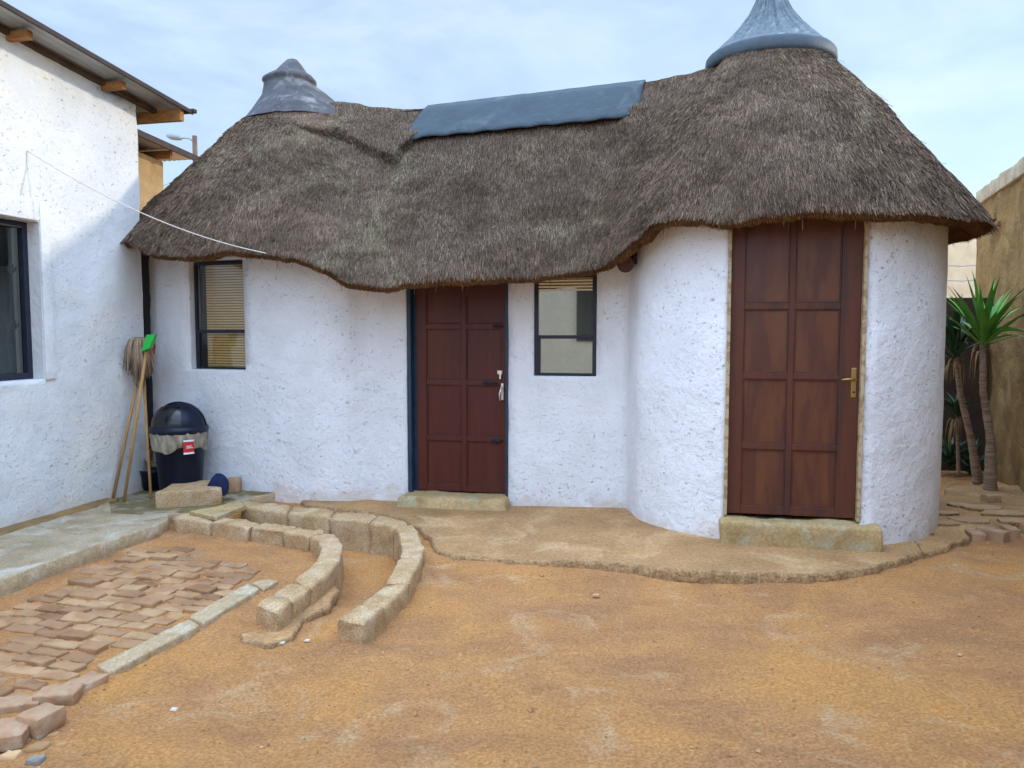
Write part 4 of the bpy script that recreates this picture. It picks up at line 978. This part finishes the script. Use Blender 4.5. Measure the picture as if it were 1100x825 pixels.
# ------------------------------------------------------------ right side walls
w0 = G(1099, 530, .03); wd = V((math.sin(rad(19.9)), math.cos(rad(19.9)), 0)); wn = V((-wd.y, wd.x, 0))
w0 = V((w0.x, w0.y, 0)); te = 0
for k in range(400):
    q = w0+wd*(k*.01); d_ = q.y*cp+CAMZ*sp
    if 550+F*q.x/d_ < 1040: te = k*.01; break
zt_ = onplane(1099, 189, w0, wn).z
mudw = thing('mud_wall', 'tall brown mud plastered wall with pale coping at the right frame edge', 'wall', (w0.x, w0.y, 0))
mb = MB(); A = []
a, b = w0-wd*9, w0+wd*te
pl = densify([b, a], .5); wallmesh(mb, pl, -.1, zt_, [], rough=.03, seed=31, dz=.1)
bb = b-wn*.25; ab = a-wn*.25
mb.add([b+V((0,0,-.1)), bb+V((0,0,-.1)), bb+V((0,0,zt_)), b+V((0,0,zt_))], [(0,1,2,3)]); mb.add([bb+V((0,0,-.1)), ab+V((0,0,-.1)), ab+V((0,0,zt_)), bb+V((0,0,zt_))], [(0,1,2,3)])
part('wall', mb, MUD, mudw)
mb = MB(); zc2 = onplane(1099, 171, w0, wn).z
mb.hexa([a+wn*.03, b+wn*.03+wd*.02, bb+wd*.02, ab][0:4] and [V((p.x, p.y, zt_-.002)) for p in (a+wn*.03, b+wn*.03, bb-wn*.02, ab-wn*.02)]+[V((p.x, p.y, zc2)) for p in (a+wn*.03, b+wn*.03, bb-wn*.02, ab-wn*.02)], .015, .12, .012, seed=6, rs=8)
part('coping', mb, COPE, mudw)
mb = MB()
for (u, v, s_) in ((1071, 232, .09), (1069, 243, .10), (1075, 240, .06)):
    p = onplane(u, v, w0, wn); mb.hexa([p+wd*(s_*x)+wn*(.05*y)+V((0, 0, s_*z)) for z in (-.5, .5) for x, y in ((-.6, -.3), (.6, -.3), (.6, 1), (-.6, 1))], .015, .03, .012, seed=int(u), rs=18)
part('broken_plaster', mb, MUD, mudw)
# cream wall of a neighbour and low brick wall, coloured as if in shade, behind the hut
cw = thing('cream_wall', 'cream plastered wall glimpsed under the right eave', 'wall', (4.6, 11.0, 0))
mb = MB(); mb.box((3.6, 11.0, -.05), (4.5, -.4, 0), (0, .25, 0), (0, 0, P(1030, 236, 11).z+.05), .01, step=.5, rough=.01); cwm = part('wall', mb, CREAM, cw)
mb = MB()
for u, v in ((1024, 277), (1033, 277)):
    p = P(u, v, 10.78); mb.box(p, (.05, 0, 0), (0, .2, 0), (0, 0, .12), .004)
part('vent', mb, DARK, cwm)
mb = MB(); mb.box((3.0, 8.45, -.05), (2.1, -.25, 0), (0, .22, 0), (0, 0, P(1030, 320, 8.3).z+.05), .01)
solo('brick_wall', mb, BRICK_SHADE, 'low brick wall with its shade put into the colour, behind the yuccas, below the cream wall', 'wall', V((3.0, 8.45, 0)))
mb = MB()
for v in (284, 300):
    a = P(985, v, 10.2); b = P(1080, v-1, 10.2); mb.tube([a, a.lerp(b, .5)-V((0, 0, .03)), b], .006, 5)
solo('fence_wire', mb, GLAM, 'two thin wires stretched in front of the cream wall', 'wire', P(985, 300, 10.2))

# ------------------------------------------------------------ yuccas
def yucca(base, pts, rr, crown, nl, ln, lmat, label, seed, tilt=0, extra=()):
    random.seed(seed)
    th = thing('yucca', label, 'yucca', base, 'yuccas by the mud wall')
    if pts:
        b = MB(); dp = []
        for a, c in zip(pts, pts[1:]): dp += [a.lerp(c, k/14) for k in range(14)]
        dp.append(pts[-1]); rs_ = np.interp(np.linspace(0, 1, len(dp)), np.linspace(0, 1, len(rr)), rr)
        rs_ = [r*.66*(1+.05*math.sin(i*1.9)+random.uniform(-.05, .05)) for i, r in enumerate(rs_)]
        b.tube(dp, rs_, 12); part('trunk', b, BARK, th)
    b = MB()
    for k in range(nl):
        az = k*2.39996+random.uniform(-.2, .2); el = random.uniform(.25, 1.4)*(.6+.4*k/nl)+.2; L_ = ln*random.uniform(.75, 1.1); wd_ = random.uniform(.019, .030)
        el = min(el, 1.45); d = V((math.cos(az)*math.cos(el), math.sin(az)*math.cos(el), math.sin(el))); side = V((-math.sin(az), math.cos(az), 0)); up = side.cross(d)*-1
        if up.z < 0: up = -up
        drp = random.uniform(.05, .35)*(1.2-el*.6); A = []
        for i in range(9):
            q = i/8; c = crown+V((0, 0, -.10+.12*k/nl))+d*L_*q-V((0, 0, 1))*drp*L_*q*q*q
            wv = wd_*(math.sin(math.pi*min(1, q*.85+.13))**.7)*(1-q**4)+.0008
            A.append([list(c-side*wv+up*wv*.45), list(c), list(c+side*wv+up*wv*.45)])
        A = np.array(A); b.grid(A, 0, True)
    for a, c, dz in extra:
        A = []
        for i in range(9):
            q = i/8; p = a.lerp(c, q)+V((0, 0, dz*4*q*(1-q))); wv = .026*(1-q**3)+.001; A.append([list(p+V((0, 0, wv))), list(p+V((0, -.01, 0))), list(p-V((0, 0, wv)))])
        b.grid(A, 0, True)
    if pts:
        dmb = MB()
        for k in range(14):
            az = random.uniform(0, 6.28); L_ = random.uniform(.12, .30); o0 = crown-V((0, 0, .06+.1*random.random())); A = []
            for i in range(6):
                q = i/5; p = o0+V((math.cos(az), math.sin(az), 0))*(.05+.10*q*(1-q*.5))-V((0, 0, L_*q*q)); sd = V((-math.sin(az), math.cos(az), 0))*(.013*(1-q)+.001)
                A.append([list(p-sd), list(p+sd)])
            dmb.grid(A, 0, True)
        part('dead_leaves', dmb, DEADL, th)
    return part('leaves', b, lmat, th), th
Y1, Y2 = 6.9, 7.25
b1 = P(1064, 521, Y1); b1.z = .05; c1 = P(1056, 362, Y1)
yucca(b1, [b1, P(1064, 470, Y1), P(1056, 420, Y1), c1], [.085, .055, .045, .04], c1, 50, .64, LEAF, 'taller yucca with bright green leaves and the thicker ringed trunk', 5, extra=[(c1, P(1101, 357, Y1-.1), .05)])
b2 = P(1051, 512, Y2); b2.z = .05; c2 = P(1026, 376, Y2)
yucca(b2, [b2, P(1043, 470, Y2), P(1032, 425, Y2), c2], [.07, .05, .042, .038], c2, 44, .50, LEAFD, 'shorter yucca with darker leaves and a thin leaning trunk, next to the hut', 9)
b3 = P(1030, 505, 7.7); b3.z = .03; c3 = P(1028, 440, 7.7)
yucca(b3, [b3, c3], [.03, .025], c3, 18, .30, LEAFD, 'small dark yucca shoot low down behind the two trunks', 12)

for k_, (u, v, Y) in enumerate(((1020, 470, 7.9), (1043, 478, 7.95))):
    b3 = P(u, 500, Y); b3.z = .0; c3 = P(u, v+22, Y)
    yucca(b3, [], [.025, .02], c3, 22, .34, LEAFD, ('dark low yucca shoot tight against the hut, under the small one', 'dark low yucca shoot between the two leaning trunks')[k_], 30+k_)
# ------------------------------------------------------------ bin
random.seed(21)
bc = P(194.5, 523, 6.58); bz = .085; BH = P(194, 466, 6.45).z-bz     # body height up to the rim
bin_ = thing('rubbish_bin', 'navy blue plastic bin with domed lid and a clear liner', 'bin', (bc.x, bc.y, bz))
r0, r1_ = .165, .205
mb = MB(); mb.lathe([(0, .0), (r0, 0), (r0+.004, .02), (r1_, BH-.05), (r1_+.012, BH-.045), (r1_+.014, BH), (r1_-.004, BH), (r0, .03), (0, .03)], (bc.x, bc.y, bz), 40)
body = part('body', mb, BINM, bin_)
mb = MB(); A = []
for k in range(72):
    a = 2*math.pi*k/72; row = []
    for z, r in ((BH+.02, r1_+.02), (BH-.01, r1_+.027), (BH-.06, r1_+.02), (BH-.11, r1_+.018), (BH-.135-.025*math.sin(a*3+1)-.012*math.sin(a*7), r1_+.008)):
        f = r+.007*math.sin(a*17+z*30)+.004*math.sin(a*29+z*50); row.append([bc.x+f*math.cos(a), bc.y+f*math.sin(a), bz+z])
    A.append(row)
mb.grid(A, 0, True, cu=True); lin = part('liner', mb, BAG, bin_)
mb = MB(); RL = r1_+.022
prof = [(RL-.02, -.02), (RL+.006, -.02), (RL+.012, .0), (RL+.010, .025), (RL-.01, .04)]
mb.lathe(prof, (bc.x, bc.y, bz+BH+.02), 48)
A = []
for i in range(15):          # dome
    e = i/14*math.pi/2; rr_ = (RL-.012)*math.cos(e); zz_ = .035+.205*math.sin(e)
    A.append([(bc.x+rr_*math.cos(a), bc.y+rr_*math.sin(a), bz+BH+.02+zz_) for a in [2*math.pi*k/48 for k in range(48)]])
mb.grid(A, 0, True, cv=True); lid = part('lid', mb, BINM, bin_)
# raised hood edge and a black sheet standing in for the dark inside of the dome's opening
mb = MB(); pts = []
for k in range(25):
    q = k/24*math.pi; ex = -(RL-.006)*math.cos(q); ez = .04+.21*math.sin(q)*1.0
    pts.append((bc.x+ex*.92+.03, bc.y-(RL*.45)*math.sin(q)*.75, bz+BH+.02+ez*.97))
mb.tube(pts, .008, 8); part('hood_edge', mb, BINM, lid)
mb = MB(); A = []
for i in range(9):
    e = i/8*.95; row = []
    for k in range(21):
        a = rad(198+k*(298-198)/20); rr_ = (RL-.008)*math.cos(e); row.append((bc.x+rr_*math.cos(a), bc.y+rr_*math.sin(a), bz+BH+.06+.205*math.sin(e)))
    A.append(row)
mb.grid(A, 0, True); part('opening_shade', mb, mat('bin_opening_black', (.004, .005, .009), None, 1, .22, bumps=(), spec=.5), lid)
mb = MB()
def onbin(aa, z, o=.0): f = r1_+.022+o; return V((bc.x+f*math.cos(aa), bc.y+f*math.sin(aa), bz+z))
A = [[list(onbin(rad(300+k*2.6), z, .010)) for z in (BH-.165, BH-.05)] for k in range(9)]
mb.grid(A, 0, True); st_ = part('sticker', mb, RED, bin_, 'red sticker with white marks')
for z0_, z1_, k0, k1 in ((BH-.06, BH-.045, 0, 8), (BH-.165, BH-.150, 0, 8), (BH-.10, BH-.094, 2, 6), (BH-.115, BH-.108, 2, 7)):
    mb = MB(); A = [[list(onbin(rad(300+k*2.6), z, .013)) for z in (z0_, z1_)] for k in range(k0, k1+1)]; mb.grid(A, 0, True)
    part('sticker_mark', mb, WLAB, st_)
# dark tub and rubble in the corner behind
tp = P(165, 511, 6.82); tp.z = .085
mb = MB(); mb.lathe([(0, 0), (.09, 0), (.115, .16), (.122, .165), (.122, .18), (.108, .18), (.09, .02), (0, .02)], tp, 24)
solo('plastic_tub', mb, BINM, 'small black plastic tub half hidden behind the bin', 'tub', tp)
for (u, v, s_, lb) in ((153, 478, (.10, .12, .07), 'uppermost orange brick showing in the gap behind the broom sticks'), (153, 489, (.10, .12, .07), 'lower orange brick showing in the gap behind the broom sticks'), (157, 500, (.12, .12, .08), 'ochre broken brick just above the grey rock')):
    p = P(u, v, 7.0); m__ = OBRICK if 'orange' in lb else STEP
    mb = MB(); mb.box(p-V((s_[0]/2, 0, s_[2]/2)), (s_[0], .01, 0), (0, s_[1], 0), (0, 0, s_[2]), .012, step=.03, rough=.008, seed=int(v)); solo('brick', mb, m__, lb, 'brick', p-V((0, 0, s_[2]/2)), 'bricks in the gap between house and hut')
p = P(150, 519, 6.82); p.z = .085; mb = MB()
h_ = .30; mb.hexa([p+V(q) for q in ((-.10, -.07, 0), (.09, -.08, 0), (.08, .08, 0), (-.09, .08, 0), (-.05, -.04, h_*.8), (.06, -.04, h_), (.06, .05, h_), (-.05, .05, h_*.9))], .04, .03, .02, seed=5, rs=9)
solo('rock', mb, ROCK, 'grey lump of rock standing in the corner behind the broom sticks', 'rock', p)
# black strip added to stand for the shade in the gap between the house corner and the hut
mb = MB(); A = []
q = HP(TC, 0, 0)
for k in range(30):
    z = .45+k/29*1.85; wv = .020+.014*noise.noise(V((0, 0, z*7)))+.006*(z > 2.0)
    A.append([[q.x-.005, q.y+.02, z], [q.x+wv, q.y+.02+.01*math.sin(z*20), z], [q.x+wv*1.1, q.y+.10, z]])
mb.grid(A, 0, True); part('gap_shade_strip', mb, mat('gap_shade_black', (.01, .009, .009), None, 1, .8, bumps=((30, .8, .02),)), house)

# ------------------------------------------------------------ mop and brooms
def stickobj(name, label, a, b, r=.0125):
    th = thing(name, label, name.split('_')[-1], a); m_ = MB(); m_.tube([a, b], r, 10); part('handle', m_, STICK, th); return th
fl = .10
a = P(121, 528, 6.38); a.z = .09; b = P(150, 398, 6.63)
th = stickobj('mop', 'string mop with pale brown strands leaning head up, its stick leftmost of the three', a, b)
random.seed(4); mb = MB(); hc = P(151, 366, 6.60)
mb.tube([hc+V((-.055, 0, .0)), hc+V((.06, 0, 0))], .03, 10)
for k in range(230):
    x0 = random.uniform(-.075, .08); y0 = random.uniform(-.05, .03); L_ = random.uniform(.18, .42)*(1-.4*abs(x0)/.09); out = random.uniform(-.02, .05)
    x1 = x0*1.35+random.uniform(-.03, .03)
    pts = [hc+V((x0*.5, y0*.3, .028)), hc+V((x0, y0-.02, .01)), hc+V((x0*1.15+.2*(x1-x0), y0-.035, -.3*L_)), hc+V((x0+.7*(x1-x0), y0-.035+random.uniform(-.01, .01), -.65*L_)), hc+V((x1, y0-.025, -L_))]
    mb.tube(pts, [.005, .005, .005, .0045, .003], 5)
part('mop_head', mb, MOPS, th)
a = P(133, 531, 6.30); a.z = .09; b = P(157, 378, 6.52)
th = stickobj('green_broom', 'broom with bright green plastic head held up beside the mop', a, b)
mb = MB(); g0 = b
mb.hexa([g0+V(q) for q in ((-.03, -.03, .0), (.05, -.05, .03), (.05, .02, .03), (-.03, .02, .0), (.015, -.02, .145), (.095, -.03, .15), (.095, .02, .15), (.015, .02, .145))], .008, .03, .0)
part('broom_head', mb, GREEN, th)
a = P(162, 530, 6.40); a.z = .09; b = P(154, 400, 6.68)
th = stickobj('red_broom', 'broom with red bristles hidden between the mop strands and the green head', a, b)
mb = MB(); g0 = P(160, 376, 6.62); mb.hexa([g0+V(q) for q in ((-.05, -.02, -.04), (.04, -.02, -.04), (.04, .03, -.04), (-.05, .03, -.04), (-.05, -.03, .075), (.045, -.03, .08), (.045, .04, .08), (-.05, .04, .075))], .01, .02, .006, rs=60)
part('broom_head', mb, REDP, th)
mb = MB(); mb.tube([b, g0-V((0, 0, .03))], .011, 8); part('socket', mb, REDP, th)
# blue cloth over the block
mb = MB(); c = G(235, 519, .235); A = []
for i in range(15):
    e = i/14
    A.append([list(c+V(((.075+.015*math.sin(a*3+e*4))*math.cos(a)*math.sin(e*math.pi*.52)*1.15, .06*math.sin(a)*math.sin(e*math.pi*.52), .075*math.cos(e*math.pi*.5)-.055*e*e*(1-math.sin(a))*.9+.008*math.sin(a*5+e*9)))) for a in [2*math.pi*k/36 for k in range(36)]])
mb.grid(A, 0, True, cv=True); solo('blue_cloth', mb, CLOTH, 'crumpled navy blue cloth hung over the end of the large concrete block', 'cloth', c)
# cord
a = HP(house_t(28, 162)[0], house_t(28, 162)[1], .01); b = P(286, 272, 6.10); pts = []
for k in range(41):
    q = k/40; p = a.lerp(b, q); p.z -= .10*4*q*(1-q); pts.append(p)
mb = MB(); mb.tube(pts, .0038, 6)
mb.tube([a, a+V((0, 0, -.0))+HD*-.005+V((0, 0, -.12)), a+HD*-.07+V((0, 0, -.33))], .0022, 5)
solo('washing_cord', mb, CORD, 'pale cord strung from the white house wall to the thatch eave', 'cord', a)

# ------------------------------------------------------------ white outbuilding behind the camera, seen in the reflecting window
ob = thing('white_outbuilding', 'plain white outbuilding across the yard, seen only as a reflection in the middle window', 'building', (-2.5, -5.5, 0))
mb = MB(); mb.box((-7.5, -5.5, -.05), (5.5, 0, 0), (0, -.25, 0), (0, 0, 3.4), .01); mb.box((-2.0, -6.2, -.05), (7, 0, 0), (0, -.25, 0), (0, 0, 3.2), .01); part('wall', mb, WHITEH, ob)
mb = MB(); mb.box((-3.15, -5.5, 1.25), (.56, 0, 0), (0, .03, 0), (0, 0, 1.9), .005); owf = part('window', mb, NAVY, ob)
mb = MB(); mb.box((-3.0, -5.468, 1.33), (.34, 0, 0), (0, .006, 0), (0, 0, 1.74), .001); part('pane', mb, BINM, owf)
